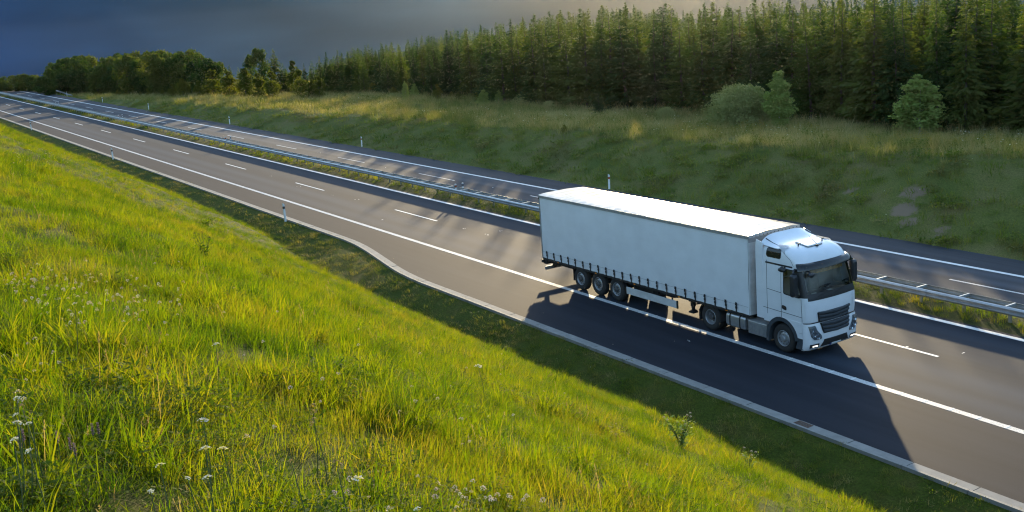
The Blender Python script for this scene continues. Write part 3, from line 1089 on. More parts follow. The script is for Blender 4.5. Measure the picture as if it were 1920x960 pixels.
# bumper body below the cab, continuing the front down to the road
BLEV = [(0.28, 16.26, .22, .05, .05), (0.36, 16.36, .24, .03, .07), (0.55, 16.41, .25, .02, .08), (0.85, 16.43, .26, .018, .09), (1.10, 16.41, .26, .02, .09), (1.25, 16.38, .26, .028, .08)]


def bump_x(y, z):
    zs = [l[0] for l in BLEV]
    xf, r, ins, bow = (np.interp(z, zs, [l[k] for l in BLEV]) for k in range(1, 5))
    yy = y if y <= YC else W-y
    if yy < ins+r:
        t = max(-1, min(1, (ins+r-yy)/r))
        return xf-r+r*math.sqrt(max(0, 1-t*t))
    return xf+bow*(1-((y-YC)/(YC-ins-r+1e-6))**2)


def fx(y, z):
    return bump_x(y, z) if z < 1.255 else cab_front_x(y, z)


def patch(mb, left, right, zs, ny, off, mi=0):
    P = []
    for z in zs:
        row = []
        for j in range(ny+1):
            y = left(z)+(right(z)-left(z))*j/ny
            e = 0.012
            dx = (fx(y+e, z)-fx(y-e, z))/(2*e)
            nrm = np.array([1, -max(-2.5, min(2.5, dx)), 0.0]); nrm /= np.linalg.norm(nrm)
            row.append(tuple(np.array([fx(y, z), y, z])+nrm*off))
        P.append(row)
    mb.grid(P, mi)


def build_front(cab, gp, gl, gr):
    mb = MB()
    rings = []
    for z, xf, r, ins, bow in BLEV:
        y0, y1 = ins, W-ins
        near = [(16.17, y0), (xf-r-0.01, y0)]
        arc = [(xf-r+r*math.sin(R(90*k/8)), y0+r-r*math.cos(R(90*k/8))) for k in range(9)]
        ys = np.linspace(y0+r, y1-r, 17)[1:-1]
        h = near+arc
        rings.append(h+[(bump_x(y, z), y) for y in ys]+[(x, W-y) for x, y in h[::-1]])
    mb.grid([[(x, y, l[0]) for x, y in rg] for l, rg in zip(BLEV, rings)])
    rg = rings[0]
    mb.add([(x, y, BLEV[0][0]) for x, y in rg], [tuple(range(len(rg)))])
    bumper = mb.build('bumper', M['paint'], lorry, smooth=45)
    # joint between bumper and cab
    mb = MB(); P = []
    for z in (1.245, 1.275):
        P.append([(x+0.004*(1 if abs(y-YC) < 1.1 else 0), y, z) for x, y in cab_ring(1.275)[5:-5]])
    mb.grid(P); mb.build('bumper_joint', M['black'], bumper)
    # lower part of the grille runs down over the bumper
    mb = MB(); patch(mb, gl, gr, np.linspace(0.86, 1.25, 7), 18, 0.014)
    mb.build('grille_base', M['black'], gp, smooth=60)
    for i, z in enumerate((1.575, 1.445, 1.315, 1.185, 1.055, 0.93)):
        m2 = MB(); P = []
        for zz, o_ in ((z+0.052, 0.018), (z+0.040, 0.050), (z-0.005, 0.062), (z-0.045, 0.040), (z-0.05, 0.018)):
            row = []
            for y in np.linspace(gl(z)+0.02, gr(z)-0.02, 16):
                x = fx(y, z)
                k = 1-abs(y-YC)/(gr(z)-YC)
                row.append((x+o_, y, zz-0.05*(k**0.8)+0.02))
            P.append(row)
        m2.grid(P)
        m2.build('grille_slat', M['fender'], gp, smooth=50)
    # headlamps: chrome bowl behind clear glass, with a chrome-lined housing
    for sgn in (0, 1):
        Y = (lambda y: y) if sgn == 0 else (lambda y: W-y)
        lft = lambda z: np.interp(z, [0.68, 0.80, 1.18], [0.30, 0.16, 0.10])
        rgt = lambda z: np.interp(z, [0.68, 0.80, 1.0, 1.18], [0.60, 0.60, 0.42, 0.36])
        zl = np.linspace(0.68, 1.18, 8)
        L_ = (lambda z: Y(lft(z))) if sgn == 0 else (lambda z: Y(rgt(z)))
        R_ = (lambda z: Y(rgt(z))) if sgn == 0 else (lambda z: Y(lft(z)))
        m2 = MB(); patch(m2, L_, R_, zl, 8, 0.006)
        h = m2.build('headlight', M['hl'], lorry, smooth=60)
        for (yy, zz, rr) in ((0.44, 0.78, 0.085), (0.27, 0.86, 0.075), (0.22, 1.03, 0.055)):
            m3 = MB()
            x_ = fx(Y(yy), zz)
            m3.lathe([(0.0, -0.03), (rr*0.5, -0.02), (rr, 0.012), (rr*1.15, 0.014), (rr*1.15, 0.004)], 16, 'x', (x_+0.012, Y(yy), zz))
            m3.build('reflector', M['chrome'], h, smooth=50)
        m3 = MB(); patch(m3, lambda z: L_(z)+0.01, lambda z: R_(z)-0.01, np.linspace(0.69, 1.17, 8), 8, 0.045)
        m3.build('lens', M['lamp_glass'], h, smooth=60)
        m3 = MB(); m3.box(0, 0, 0, 0, 0, 0) if False else None
        # fog lamp recess with a lit strip
        a, b = (0.14, 0.52) if sgn == 0 else (W-0.52, W-0.14)
        m2 = MB(); patch(m2, lambda z: a, lambda z: b, np.linspace(0.335, 0.53, 4), 8, 0.006)
        f = m2.build('fog_light', M['black'], lorry, smooth=60)
        a2, b2 = (0.24, 0.46) if sgn == 0 else (W-0.46, W-0.24)
        m3 = MB(); patch(m3, lambda z: a2, lambda z: b2, np.linspace(0.425, 0.465, 3), 6, 0.014)
        m3.build('light_strip', M['drl'], f, smooth=60)
        # corner air vane beside the grille
        m2 = MB()
        a3, b3 = (0.075, 0.31) if sgn == 0 else (W-0.31, W-0.075)
        patch(m2, lambda z: a3, lambda z: b3, np.linspace(1.30, 2.02, 7), 6, 0.016)
        m2.build('corner_vane', M['paint'], lorry, smooth=60)
    # dark lower intake and number plate
    il = lambda z: YC-np.interp(z, [0.34, 0.62], [0.72, 0.56]); ir = lambda z: YC+np.interp(z, [0.34, 0.62], [0.72, 0.56])
    m2 = MB(); patch(m2, il, ir, np.linspace(0.345, 0.64, 6), 18, 0.007)
    m2.build('lower_intake', M['black'], lorry, smooth=60)
    m2 = MB(); patch(m2, lambda z: YC-0.20, lambda z: YC+0.26, [0.335, 0.39, 0.445], 6, 0.03)
    npl = m2.build('number_plate', M['plate'], lorry)
    m2 = MB(); patch(m2, lambda z: YC-0.255, lambda z: YC-0.203, [0.335, 0.445], 2, 0.03)
    m2.build('plate_strip', M['plate_blue'], npl)
    # side: fender over the steer wheel, step panel, steps
    for sgn in (0, 1):
        Y = (lambda y: y) if sgn == 0 else (lambda y: W-y)
        cx, cz = 15.18, TYRE_R
        m2 = MB()
        a0, a1 = R(-12), R(168)
        angs = np.linspace(R(5), R(185), 22)
        outer = [(cx+0.76*math.cos(a), cz+0.78*math.sin(a)) for a in angs]+[(14.42, 0.30)]
        inner = [(cx+0.62*math.cos(a), cz+0.64*math.sin(a)) for a in angs]+[(14.54, 0.30)]
        m = len(outer)
        for ya, yb in ((0.012, 0.10),):
            P0 = [(x, Y(ya), z) for x, z in outer]; P1 = [(x, Y(ya), z) for x, z in inner]
            P2 = [(x, Y(0.42), z) for x, z in inner]; P3 = [(x, Y(0.42), z) for x, z in outer]
            m2.grid([P3, P0, P1, P2])
        m2.build('fender', M['fender'], lorry, smooth=50)
        m2 = MB()
        arc = [(cx+0.765*math.cos(a), cz+0.785*math.sin(a)) for a in np.linspace(R(14), R(88), 9)]
        pl = arc[::-1]+[(16.15, arc[0][1]), (16.15, 1.27), (15.20, 1.30)]
        m2.prism(pl, Y(0.02), Y(0.09))
        m2.build('step_panel', M['paint'], lorry, bevel=0.006)
        m2 = MB()
        for k, z in enumerate((0.84, 0.87)):
            m2.box(15.98, 16.14, Y(0.012) if sgn == 0 else Y(0.02), Y(0.02) if sgn == 0 else Y(0.012), 0.90+0.0*k, 0.905)
        m2.prism([(15.88, 0.66), (16.155, 0.69), (16.155, 0.30), (15.80, 0.30), (15.86, 0.48)], Y(0.035), Y(0.30))
        m2.build_each('entry_step', M['fender'], lorry, bevel=0.01)
        # rear lower cab panel behind the arch
        m2 = MB()
        arc = [(cx+0.765*math.cos(a), cz+0.785*math.sin(a)) for a in np.linspace(R(90), R(140), 7)]
        m2.prism([(15.2, 1.30)]+arc+[(14.32, 1.02), (14.30, 1.30)], Y(0.024), Y(0.09))
        m2.build('rear_panel', M['paint'], lorry, bevel=0.005)
        # side deflector closing the gap to the trailer
        m2 = MB(); P = []
        for z, s_ in ((1.08, 0.0), (1.5, 0.0), (2.4, 0), (3.3, 0.0), (3.7, 0.01), (3.92, 0.05)):
            P.append([(14.30, Y(0.032+s_), z-(0.10 if z > 3.8 else 0)), (14.12, Y(0.028+s_), z-(0.04 if z > 3.8 else 0)), (13.96, Y(0.035+s_), z)])
        m2.grid(P)
        m2.build('side_deflector', M['paint'], lorry, smooth=60, solid=0.03)
    # roof spoiler: hollow-backed blade that lifts towards the trailer
    mb = MB(); P = []
    for t in np.linspace(0, 1, 9):
        row = []
        for y in np.linspace(0.10, W-0.10, 21):
            s_ = (y-YC)/(YC-0.10)
            edge = 1-abs(s_)**5
            x = 15.02-0.86*t-0.22*(1-abs(s_)**2)*(1-t)*0.6
            z = 3.72+0.075*edge+(0.06+0.20*edge)*t**1.7
            row.append((x, y, z))
        P.append(row)
    mb.grid(P)
    mb.build('roof_spoiler', M['paint'], lorry, smooth=60, solid=0.03)
    mb = MB()
    for y in np.linspace(0.3, W-0.3, 5):
        mb.prism([(14.25, 3.70), (14.22, 3.96), (14.55, 3.84), (14.9, 3.76)], y, y+0.02)
    mb.build_each('spoiler_rib', M['fender'], lorry)
    # roof hatch, horns and aerials
    mb = MB(); pl = rounded_rect(15.02, 15.60, YC-0.36, YC+0.36, 0.07)
    for zz in (3.792, 3.835):
        pass
    m = len(pl)
    def rz(x): return np.interp(x, [14.9, 15.15, 15.46, 15.68], [3.800, 3.785, 3.745, 3.69])
    mb.add([(x, y, rz(x)+0.0) for x, y in pl]+[(x, y, rz(x)+0.05) for x, y in pl], [tuple(range(m, 2*m))]+[(k, (k+1) % m, m+(k+1) % m, m+k) for k in range(m)])
    mb.build('roof_hatch', M['paint'], lorry, bevel=0.012)
    m2 = MB(); pl2 = rounded_rect(15.00, 15.62, YC-0.38, YC+0.38, 0.08)
    m2.add([(x, y, rz(x)+0.012) for x, y in pl2], [tuple(range(len(pl2)))]); m2.build('hatch_seal', M['black'], lorry)
    for y in (YC-0.55, YC+0.62):
        m2 = MB(); m2.tube([(15.35, y, 3.74), (15.36, y, 3.83)], [0.025, 0.02], 8); m2.tube([(15.30, y, 3.825), (15.45, y, 3.85)], [0.012, 0.022], 8)
        m2.build('beacon_plug', M['black'], lorry)
    m2 = MB(); m2.lathe([(0.05, 0), (0.045, 0.05), (0.0, 0.06)], 12, 'z', (15.66, YC+0.05, 3.70))
    m2.tube([(15.66, YC+0.05, 3.75), (15.30, YC+0.02, 4.02)], [0.010, 0.004], 5)
    m2.build('aerial', M['black'], lorry)
    for y in np.linspace(0.45, W-0.45, 5):       # marker lamps above the visor
        m2 = MB(); q = on_front(y, 3.345, 0.012); m2.lathe([(0.03, -0.01), (0.028, 0.008), (0, 0.012)], 8, 'x', q)
    # mirrors
    for sgn in (0, 1):
        Y = (lambda y: y) if sgn == 0 else (lambda y: W-y)
        sy = -1 if sgn == 0 else 1
        m2 = MB()
        yb = Y(-0.19)
        pl = rounded_rect(-0.13, 0.13, 2.22, 3.02, 0.08)
        rows = []
        for t, s_ in ((0.0, 0.96), (0.06, 1.0), (0.13, 0.9), (0.17, 0.6)):
            rows.append([(15.93+t, yb+a*s_, 2.62+(z-2.62)*(s_**0.5)) for a, z in pl+pl[:1]])
        m2.grid(rows)
        m2.add([(15.93, yb+a*0.96, 2.62+(z-2.62)*0.98) for a, z in pl], [tuple(range(len(pl)))])
        m2.add([rows[-1][k] for k in range(len(pl))], [tuple(range(len(pl)))])
        mir = m2.build('mirror', M['plastic'], lorry, smooth=50)
        m3 = MB(); m3.tube([(15.85, Y(0.07), 3.10), (15.90, Y(-0.08), 3.12), (15.98, yb, 3.03)], 0.04, 8)
        m3.tube([(15.95, Y(0.06), 2.17), (15.97, Y(-0.08), 2.20), (15.98, yb, 2.26)], 0.03, 8)
        m3.build_each('mirror_arm', M['plastic'], mir, smooth=50)
        m3 = MB(); pg = rounded_rect(-0.11, 0.11, 2.26, 2.98, 0.06)
        m3.add([(15.922, yb+a, z) for a, z in pg], [tuple(range(len(pg)))])
        m3.build('mirror_glass', M['chrome'], mir)
        # kerb mirror over the door and the short front mirror arm
        m2 = MB(); m2.tube([(15.36, Y(0.05), 3.12), (15.38, Y(-0.12), 3.10)], 0.03, 6)
        m2.tube([(15.28, Y(-0.16), 3.06), (15.42, Y(-0.16), 3.10), (15.56, Y(-0.15), 3.06)], [0.05, 0.11, 0.05], 8)
        m2.build('kerb_mirror', M['plastic'], lorry, smooth=50)
    m2 = MB(); q = np.array(on_front(0.32, 3.05, 0.03)); q2 = q+np.array([0.22, -0.02, -0.10])
    m2.tube([tuple(q), tuple((q+q2)/2+np.array([0.0, 0, 0.05])), tuple(q2)], 0.03, 6)
    m2.tube([tuple(q2+np.array([0, -0.14, 0.02])), tuple(q2), tuple(q2+np.array([0.0, 0.14, 0.02]))], [0.05, 0.10, 0.05], 8)
    m2.build('front_mirror', M['plastic'], lorry, smooth=50)


def build_underframe():
    mb = MB()
    for y in (0.85, W-0.93):
        mb.box(10.45, 15.9, y, y+0.08, 0.72, 0.98)
    for x in (10.6, 12.0, 13.2, 14.2):
        mb.box(x-0.06, x+0.06, 0.85, W-0.85, 0.76, 0.94)
    mb.box(14.3, 16.1, 0.5, W-0.5, 0.55, 1.24)
    mb.build('tractor_chassis', M['black'], lorry)
    mb = MB(); mb.lathe([(0.5, 0.0), (0.5, 0.05), (0.2, 0.06), (0, 0.06)], 24, 'z', (11.95, YC, 0.965))
    mb.build('fifth_wheel', M['black'], lorry)
    mb = MB()
    for x in (11.43,):
        mb.tube([(x, 0.3, TYRE_R), (x, W-0.3, TYRE_R)], 0.12, 10)
    mb.tube([(15.18, 0.3, TYRE_R-0.05), (15.18, W-0.3, TYRE_R-0.05)], 0.07, 8)
    mb.build('tractor_axle', M['black'], lorry)
    for sgn in (0, 1):       # mudguards round the drive wheels
        Y = (lambda y: y) if sgn == 0 else (lambda y: W-y)
        mb = MB()
        A = [(11.43+0.60*math.cos(a), TYRE_R+0.58*math.sin(a)) for a in np.linspace(R(-8), R(50), 8)]
        B = [(11.43+0.60*math.cos(a), TYRE_R+0.58*math.sin(a)) for a in np.linspace(R(130), R(192), 8)]
        for pl in (A, B):
            mb.grid([[(x, Y(0.04), z) for x, z in pl], [(x, Y(0.68), z) for x, z in pl]])
        mb.build_each('mudguard', M['plastic'], lorry, smooth=50, solid=0.025)
        mb = MB()
        mb.prism([(10.80, 0.72), (10.84, 0.72), (10.84, 0.28), (10.80, 0.28)], Y(0.05), Y(0.66))
        mb.build('mud_flap', M['plastic'], lorry)
        # fuel tank
        mb = MB(); pl = rounded_rect(0.06, 0.66, 0.36, 0.90, 0.14)
        rows = []
        for x, s_ in ((12.26, 0.0), (12.262, 0.90), (12.29, 0.97), (12.34, 1.0), (13.20, 1.0), (13.25, 0.97), (13.278, 0.90), (13.28, 0.0)):
            rows.append([(x, Y(0.36+(a-0.36)*s_), 0.63+(z-0.63)*s_) for a, z in pl+pl[:1]])
        mb.grid(rows)
        tank = mb.build('fuel_tank', M['alu'], lorry, smooth=40)
        for x in (12.50, 13.02):
            m2 = MB()
            m2.grid([[(xx, Y(0.36+(a-0.36)*s_), 0.63+(z-0.63)*s_) for a, z in pl+pl[:1]] for xx, s_ in ((x-0.03, 1.0), (x-0.03, 1.025), (x+0.03, 1.025), (x+0.03, 1.0))])
            m2.build('tank_strap', M['black'], tank)
        # ribbed battery and tool box
        mb = MB(); mb.box(13.45, 14.40, min(Y(0.06), Y(0.55)), max(Y(0.06), Y(0.55)), 0.34, 0.84)
        bx = mb.build('battery_box', M['alu'], lorry, bevel=0.03)
        for x in np.linspace(13.62, 14.24, 6):
            m2 = MB(); m2.box(x-0.022, x+0.022, min(Y(0.046), Y(0.06)), max(Y(0.046), Y(0.06)), 0.42, 0.76)
            m2.build('box_rib', M['alu'], bx, bevel=0.008)
        mb = MB(); mb.box(13.42, 14.44, min(Y(0.04), Y(0.60)), max(Y(0.04), Y(0.60)), 0.845, 0.865)
        mb.build('box_step', M['grey_metal'], bx)
    # air lines between cab and trailer
    for k, (dy, c) in enumerate(((-0.12, M['red']), (0.0, M['amber']), (0.12, M['black']))):
        mb = MB()
        mb.tube([(14.27, YC+dy, 2.0), (14.12, YC+dy*1.5, 1.55), (14.0, YC+dy*2, 1.35), (13.85, YC+dy*1.5, 1.6), (13.67, YC+dy, 1.8)], 0.016, 6)
        mb.build('air_line', c, lorry)
    # cab interior
    mb = MB()
    mb.box(14.4, 16.05, 0.16, W-0.16, 1.45, 1.5)
    mb.build('cab_floor', M['dash'], lorry)
    mb = MB()
    P = []
    for x, z in ((15.60, 1.55), (15.62, 2.02), (15.70, 2.14), (15.95, 2.16), (16.20, 2.10)):
        P.append([(x+0.10*(1-((y-YC)/1.1)**2)*(1 if x > 15.9 else -0.3), y, z) for y in np.linspace(0.2, W-0.2, 10)])
    mb.grid(P); mb.build('dashboard', M['dash'], lorry, smooth=50)
    for y in (0.62, W-0.62):
        mb = MB()
        mb.box(14.85, 15.32, y-0.25, y+0.25, 1.75, 1.92)
        mb.prism([(14.80, 1.80), (14.98, 1.86), (14.84, 2.55), (14.66, 2.52)], y-0.24, y+0.24)
        mb.prism([(14.68, 2.58), (14.82, 2.60), (14.78, 2.82), (14.66, 2.80)], y-0.14, y+0.14)
        mb.build('seat', M['seat'], lorry, bevel=0.05)
    mb = MB(); P = []
    for z, dx in ((3.04, 0.0), (2.97, 0.01), (2.90, 0.0)):
        P.append([(cab_front_x(y, z)-0.10+dx+0.012*math.sin(y*40), y, z) for y in np.linspace(0.42, W-0.42, 60)])
    mb.grid(P); mb.build('cab_curtain', plain('tan_curtain', (0.45, 0.27, 0.10), 0.9, var=0.2), lorry, smooth=60)
    for y in (0.75, 1.5):
        mb = MB(); mb.box(15.98, 16.12, y-0.1, y+0.1, 2.165, 2.18); mb.build('paper', M['plate'], lorry)
    mb = MB(); th = np.linspace(0, 2*PI, 25)
    c0 = np.array([15.42, W-0.62, 2.12]); ax = np.array([-0.5, 0, 0.86]); u = np.array([0, 1, 0.0]); v = np.cross(ax, u)
    mb.tube([tuple(c0+0.21*(math.cos(t)*u+math.sin(t)*v)) for t in th], 0.018, 6, cap=False)
    mb.tube([tuple(c0-0.2*u), tuple(c0+0.2*u)], 0.018, 6); mb.tube([tuple(c0), tuple(c0-0.3*ax)], 0.035, 8)
    mb.build('steering_wheel', M['dash'], lorry)
    mb = MB(); P = []
    mb.box(14.34, 14.95, 0.2, W-0.2, 2.95, 3.02)
    mb.box(15.55, 15.95, 0.3, W-0.3, 3.03, 3.08)
    mb.build_each('overhead_shelf', M['seat'], lorry, bevel=0.03)


build_trailer()
place_wheels()
_c = build_tractor()
build_front(*_c)
build_underframe()
#PART3
# ------------------------------------------------------------------ guard rails


def w_beam(mb, xs, y, zc, side, ys=None, zs=None):
    prof = [(0.0, -0.155), (0.035, -0.145), (0.075, -0.09), (0.075, -0.06), (0.012, -0.018), (0.012, 0.018), (0.075, 0.06), (0.075, 0.09), (0.035, 0.145), (0.0, 0.155)]
    P = []
    for i, x in enumerate(xs):
        yy = y if ys is None else ys[i]
        z = zc+float(road_z(x)) if zs is None else zs[i]
        P.append([(x, yy+side*a, z+b) for a, b in prof])
    mb.grid(P)


def guard_rail(x0, x1, yc, label, sep, step=1.92, single_limit=-140.0):
    g = empty('guard_rail', (x1, yc, 0), label, 'guard rail')
    # beams in overlapping lengths
    for side in (-1, 1):
        x = x1
        while x > x0:
            L = 3.84*2 if x > -60 else 30.72
            xa = max(x0, x-L)
            mb = MB(); w_beam(mb, np.linspace(xa-0.02, x+0.02, max(2, int((x-xa)/8)+2)), yc+side*sep, 0.60, side)
            mb.build('beam', M['galv'], g, smooth=35, solid=0.006)
            x = xa
    post = brk = None
    far = MB()
    x = x1-0.5
    while x > x0:
        z = float(road_z(x))
        if x > single_limit:
            if post is None:
                mb = MB(); mb.prism([(-0.06, -0.35), (0.06, -0.35), (0.06, 0.72), (-0.06, 0.72)], -0.03, 0.03)
                post = mb.build('post', M['galv'], g, loc=(0, 0, 0))
                mb = MB(); mb.box(-0.045, 0.045, -sep+0.0, sep, 0.655, 0.725); mb.box(-0.03, 0.03, -sep, sep, 0.725, 0.76)
                brk = mb.build('spacer', M['galv'], g, loc=(0, 0, 0))
                p_, b_ = post, brk
            else:
                p_ = post.copy(); b_ = brk.copy(); COL.objects.link(p_); COL.objects.link(b_); p_.parent = b_.parent = g
            p_.location = (x-x1, 0.0, z); b_.location = (x-x1, 0, z)
        else:
            far.box(x-0.05, x+0.05, yc-0.03, yc+0.03, z-0.3, z+0.70); far.box(x-0.045, x+0.045, yc-sep, yc+sep, z+0.66, z+0.74)
        x -= step
    if far.v:
        tag(far.build('distant_posts', M['galv'], g), kind='stuff')
    return g


guard_rail(-360, 92, 8.06, 'galvanised steel guard rail on posts running along the grassy central strip', 0.30)


def end_rail():
    g = empty('guard_rail', (-236, 17.3, 0), 'pale single guard rail sloping down at its end on the far left shoulder', 'guard rail')
    xs = np.linspace(-400, -214, 48)
    ys = 17.35+0.9*sstep(-240, -214, xs)
    zs = road_z(xs)+0.62-0.75*sstep(-232, -214, xs)
    mb = MB(); w_beam(mb, xs, 0, 0, -1, ys, zs); mb.v = [v for v in mb.v]
    mb.build('beam', M['galv'], g, solid=0.008)
    src = None
    for x, y, z in zip(xs[::1], ys, zs):
        if src is None:
            mb = MB(); mb.box(-0.06, 0.06, 0, 0.08, -1.0, 0.12); src = mb.build('post', M['galv'], g, loc=(0, 0, 0)); o = src
        else:
            o = src.copy(); COL.objects.link(o); o.parent = g
        o.location = (x+236, y-17.3, z)


end_rail()

# ------------------------------------------------------------------ delineator posts


def delineator(loc, label, orange=False, tilt=0.0):
    d = empty('delineator_post', loc, label, 'road post', 'white delineator posts along the motorway')
    mb = MB()
    sec = [(-0.08, -0.025), (-0.04, -0.06), (0.04, -0.06), (0.08, -0.025), (0.065, 0.06), (-0.065, 0.06)]
    def col(mb, z0, z1, s=1.0, slant=0.0):
        mb.add([(a*s, b*s, z0) for a, b in sec]+[(a*s, b*s, z1+(slant*(b-0.05))) for a, b in sec], [tuple(range(6))[::-1], tuple(range(6, 12))]+[(k, (k+1) % 6, 6+(k+1) % 6, 6+k) for k in range(6)])
    col(mb, -0.2, 1.14, 1.0, -0.8)
    mb.build('post_body', M['whitepost'], d, loc=(0, 0, 0)).location = (0, 0, 0)
    mb = MB(); col(mb, 0.84, 1.0, 1.04)
    b = mb.build('black_band', M['plastic'], d, loc=(0, 0, 0)); b.location = (0, 0, 0)
    mb = MB()
    for s in (-1, 1):
        mb.box(min(s*0.084, s*0.091), max(s*0.084, s*0.091), -0.02, 0.025, 0.85, 0.99)
    mb.box(-0.025, 0.025, -0.070, -0.063, 0.85, 0.99)
    r_ = mb.build('reflector', M['orange'] if orange else M['chrome'], b, loc=(0, 0, 0)); r_.location = (0, 0, 0)
    tag(r_, kind='stuff')
    if loc[1] > 10: d.scale = (0.85, 0.85, 0.88)
    d.rotation_euler = (tilt, tilt*0.6, random.uniform(-.1, .1))
    return d


NEAR_POSTS = [(-25.4, 'white delineator post beside the kerb, nearest the lay-by and tallest in view'),
              (-75.2, 'white delineator post at the near kerb beyond the lay-by, second of its row'),
              (-127.0, 'white delineator post by the near kerb at the left end of the grass slope')]
for x_, lb in NEAR_POSTS:
    y_ = float(kerb_y(np.array(x_)))-0.62
    delineator((x_, y_, float(terrain(x_, y_))), lb, tilt=0.03)
FAR_POSTS = [(1139, 355, 'orange-banded white post just behind the trailer roof at the far embankment'),
             (664.5, 277, 'white post with orange reflector at the foot of the dark embankment'),
             (420, 234, 'white roadside post on the far shoulder below the bank, third from the right'),
             (279, 206, 'small white roadside post on the far shoulder where the embankment gets low'),
             (182, 193, 'small white roadside post near the sunlit end of the meadow'),
             (111, 182, 'tiny white roadside post beside the bushes far up the road'),
             (60, 175, 'tiniest white roadside post, beside the far rail at the left edge')]
for u, v, lb in FAR_POSTS:
    d_ = pix_ray(u, v); t_ = (0.0-CAM[2])/d_[2]; q = CAM+t_*d_
    y_ = max(16.62, min(q[1], 17.2))
    delineator((q[0], y_, float(terrain(q[0], y_))-0.03), lb, orange=(u > 500), tilt=-0.05 if u > 600 else -0.02)


def rail_marker(x, y, label, orange):
    d = empty('rail_marker', (x, y, 0.74), label, 'road post', 'short marker posts clamped on the central guard rail')
    mb = MB(); mb.box(-0.035, 0.035, -0.045, 0.045, 0.0, 0.14); mb.box(-0.04, 0.04, -0.05, 0.05, 0.28, 0.37)
    mb.box(-0.03, 0.03, -0.03, 0.03, 0.14, 0.28)
    mb.build('marker_body', M['whitepost'], d, loc=(0, 0, 0)).location = (0, 0, 0)
    mb = MB(); mb.box(-0.042, 0.042, -0.052, 0.052, 0.13, 0.285)
    mb.build('black_band', M['plastic'], d, loc=(0, 0, 0)).location = (0, 0, 0)
    mb = MB(); mb.box(0.043, 0.05, -0.03, 0.03, 0.15, 0.26)
    mb.build('reflector', M['orange'] if orange else M['chrome'], d, loc=(0, 0, 0)).location = (0, 0, 0)


for i, (x_, where) in enumerate([(-22.4, 'beside the lorry'), (-72.4, 'midway along it'), (-122.0, 'far along it'), (-172.0, 'at its distant end')]):
    rail_marker(x_, 7.80, 'short white marker with orange reflector on the near rail beam, %s' % where, True)
    rail_marker(x_, 8.34, 'short white marker with black band on the rear rail beam, %s' % where, False)

# ------------------------------------------------------------------ drain grate in the gutter
qg, _ = at(1497, 800)
gx_, gy_ = qg[0], float(kerb_y(np.array(qg[0])))-0.20
dg = empty('drain_grate', (gx_, gy_, 0.012), 'rusty iron drain grate set in the concrete gutter by the grass', 'drain')
mb = MB()
for a in (-0.27, 0.23):
    mb.box(gx_+a, gx_+a+0.04, gy_-0.17, gy_+0.17, 0.0, 0.022)
for b in (-0.17, 0.13):
    mb.box(gx_-0.23, gx_+0.23, gy_+b, gy_+b+0.04, 0.0, 0.022)
mb.build('grate_frame', M['rust'], dg)
src = None
for k in range(9):
    if src is None:
        mb = MB(); mb.box(-0.011, 0.011, -0.13, 0.13, -0.004, 0.008); src = mb.build('bar', M['rust'], dg, loc=(0, 0, 0)); o = src
    else:
        o = src.copy(); COL.objects.link(o); o.parent = dg
    o.location = (-0.20+0.05*k, 0, 0)
mb = MB(); mb.box(gx_-0.23, gx_+0.23, gy_-0.13, gy_+0.13, -0.009, -0.007); mb.build('grate_pit', M['black'], dg)

# ------------------------------------------------------------------ plants: source meshes
SRC = bpy.data.collections.new('plant_sources')          # never linked to the scene


def arr_mesh(name, V, Fs, mats, mi=None):
    me = bpy.data.meshes.new(name)
    me.from_pydata([tuple(map(float, v)) for v in V], [], [tuple(map(int, f)) for f in Fs])
    for m_ in (mats if isinstance(mats, (list, tuple)) else [mats]):
        me.materials.append(m_)
    if mi is not None:
        me.polygons.foreach_set('material_index', mi)
    me.update()
    return me


def src_obj(coll, name, me):
    o = bpy.data.objects.new(name, me)
    coll.objects.link(o)
    return o


def blades(n, h, spread, w, lean, seed, curl=0.35, hvar=0.45):
    g = np.random.default_rng(seed)
    V, Fs = [], []
    for _ in range(n):
        a = g.uniform(0, 2*PI); rr = spread*math.sqrt(g.uniform())
        bx, by = rr*math.cos(a), rr*math.sin(a)
        hh = h*g.uniform(1-hvar, 1+hvar*0.6)
        az = a+g.normal(0, 0.9)
        l0 = abs(g.normal(0, lean)); l1 = l0+curl*g.uniform(0.2, 1.6)
        tw = az+PI/2+g.normal(0, 0.5)
        sx, sy = math.cos(tw), math.sin(tw)
        ww = w*g.uniform(0.6, 1.3)
        p = np.array([bx, by, -0.04]); o = len(V)
        for i, (t, wk) in enumerate(((0, 0.75), (0.4, 1.0), (0.75, 0.65), (1.0, 0))):
            if i:
                ang = l0+(l1-l0)*t*t*1.4
                dt = t-pt
                p = p+np.array([math.cos(az)*math.sin(ang), math.sin(az)*math.sin(ang), math.cos(ang)])*dt*hh
            pt = t
            if wk > 0:
                V.append(p-np.array([sx, sy, 0])*ww*wk/2); V.append(p+np.array([sx, sy, 0])*ww*wk/2)
            else:
                V.append(p)
        Fs += [(o, o+1, o+3, o+2), (o+2, o+3, o+5, o+4), (o+4, o+5, o+6)]
    return V, Fs


def weed_leaves(n, h, spread, L, seed):
    g = np.random.default_rng(seed)
    V, Fs = [], []
    for _ in range(n):
        a = g.uniform(0, 2*PI); rr = spread*math.sqrt(g.uniform())
        c = np.array([rr*math.cos(a), rr*math.sin(a), h*g.uniform(0.15, 1.0)])
        az = g.uniform(0, 2*PI); tilt = g.normal(0.15, 0.45)
        d = np.array([math.cos(az)*math.cos(tilt), math.sin(az)*math.cos(tilt), math.sin(tilt)])
        s = np.array([-math.sin(az), math.cos(az), g.normal(0, 0.25)])
        l = L*g.uniform(0.6, 1.3); w = l*g.uniform(0.28, 0.5)
        o = len(V)
        V += [c-d*l/2, c+s*w/2, c+d*l/2, c-s*w/2]
        Fs += [(o, o+1, o+2), (o, o+2, o+3)]
    return V, Fs


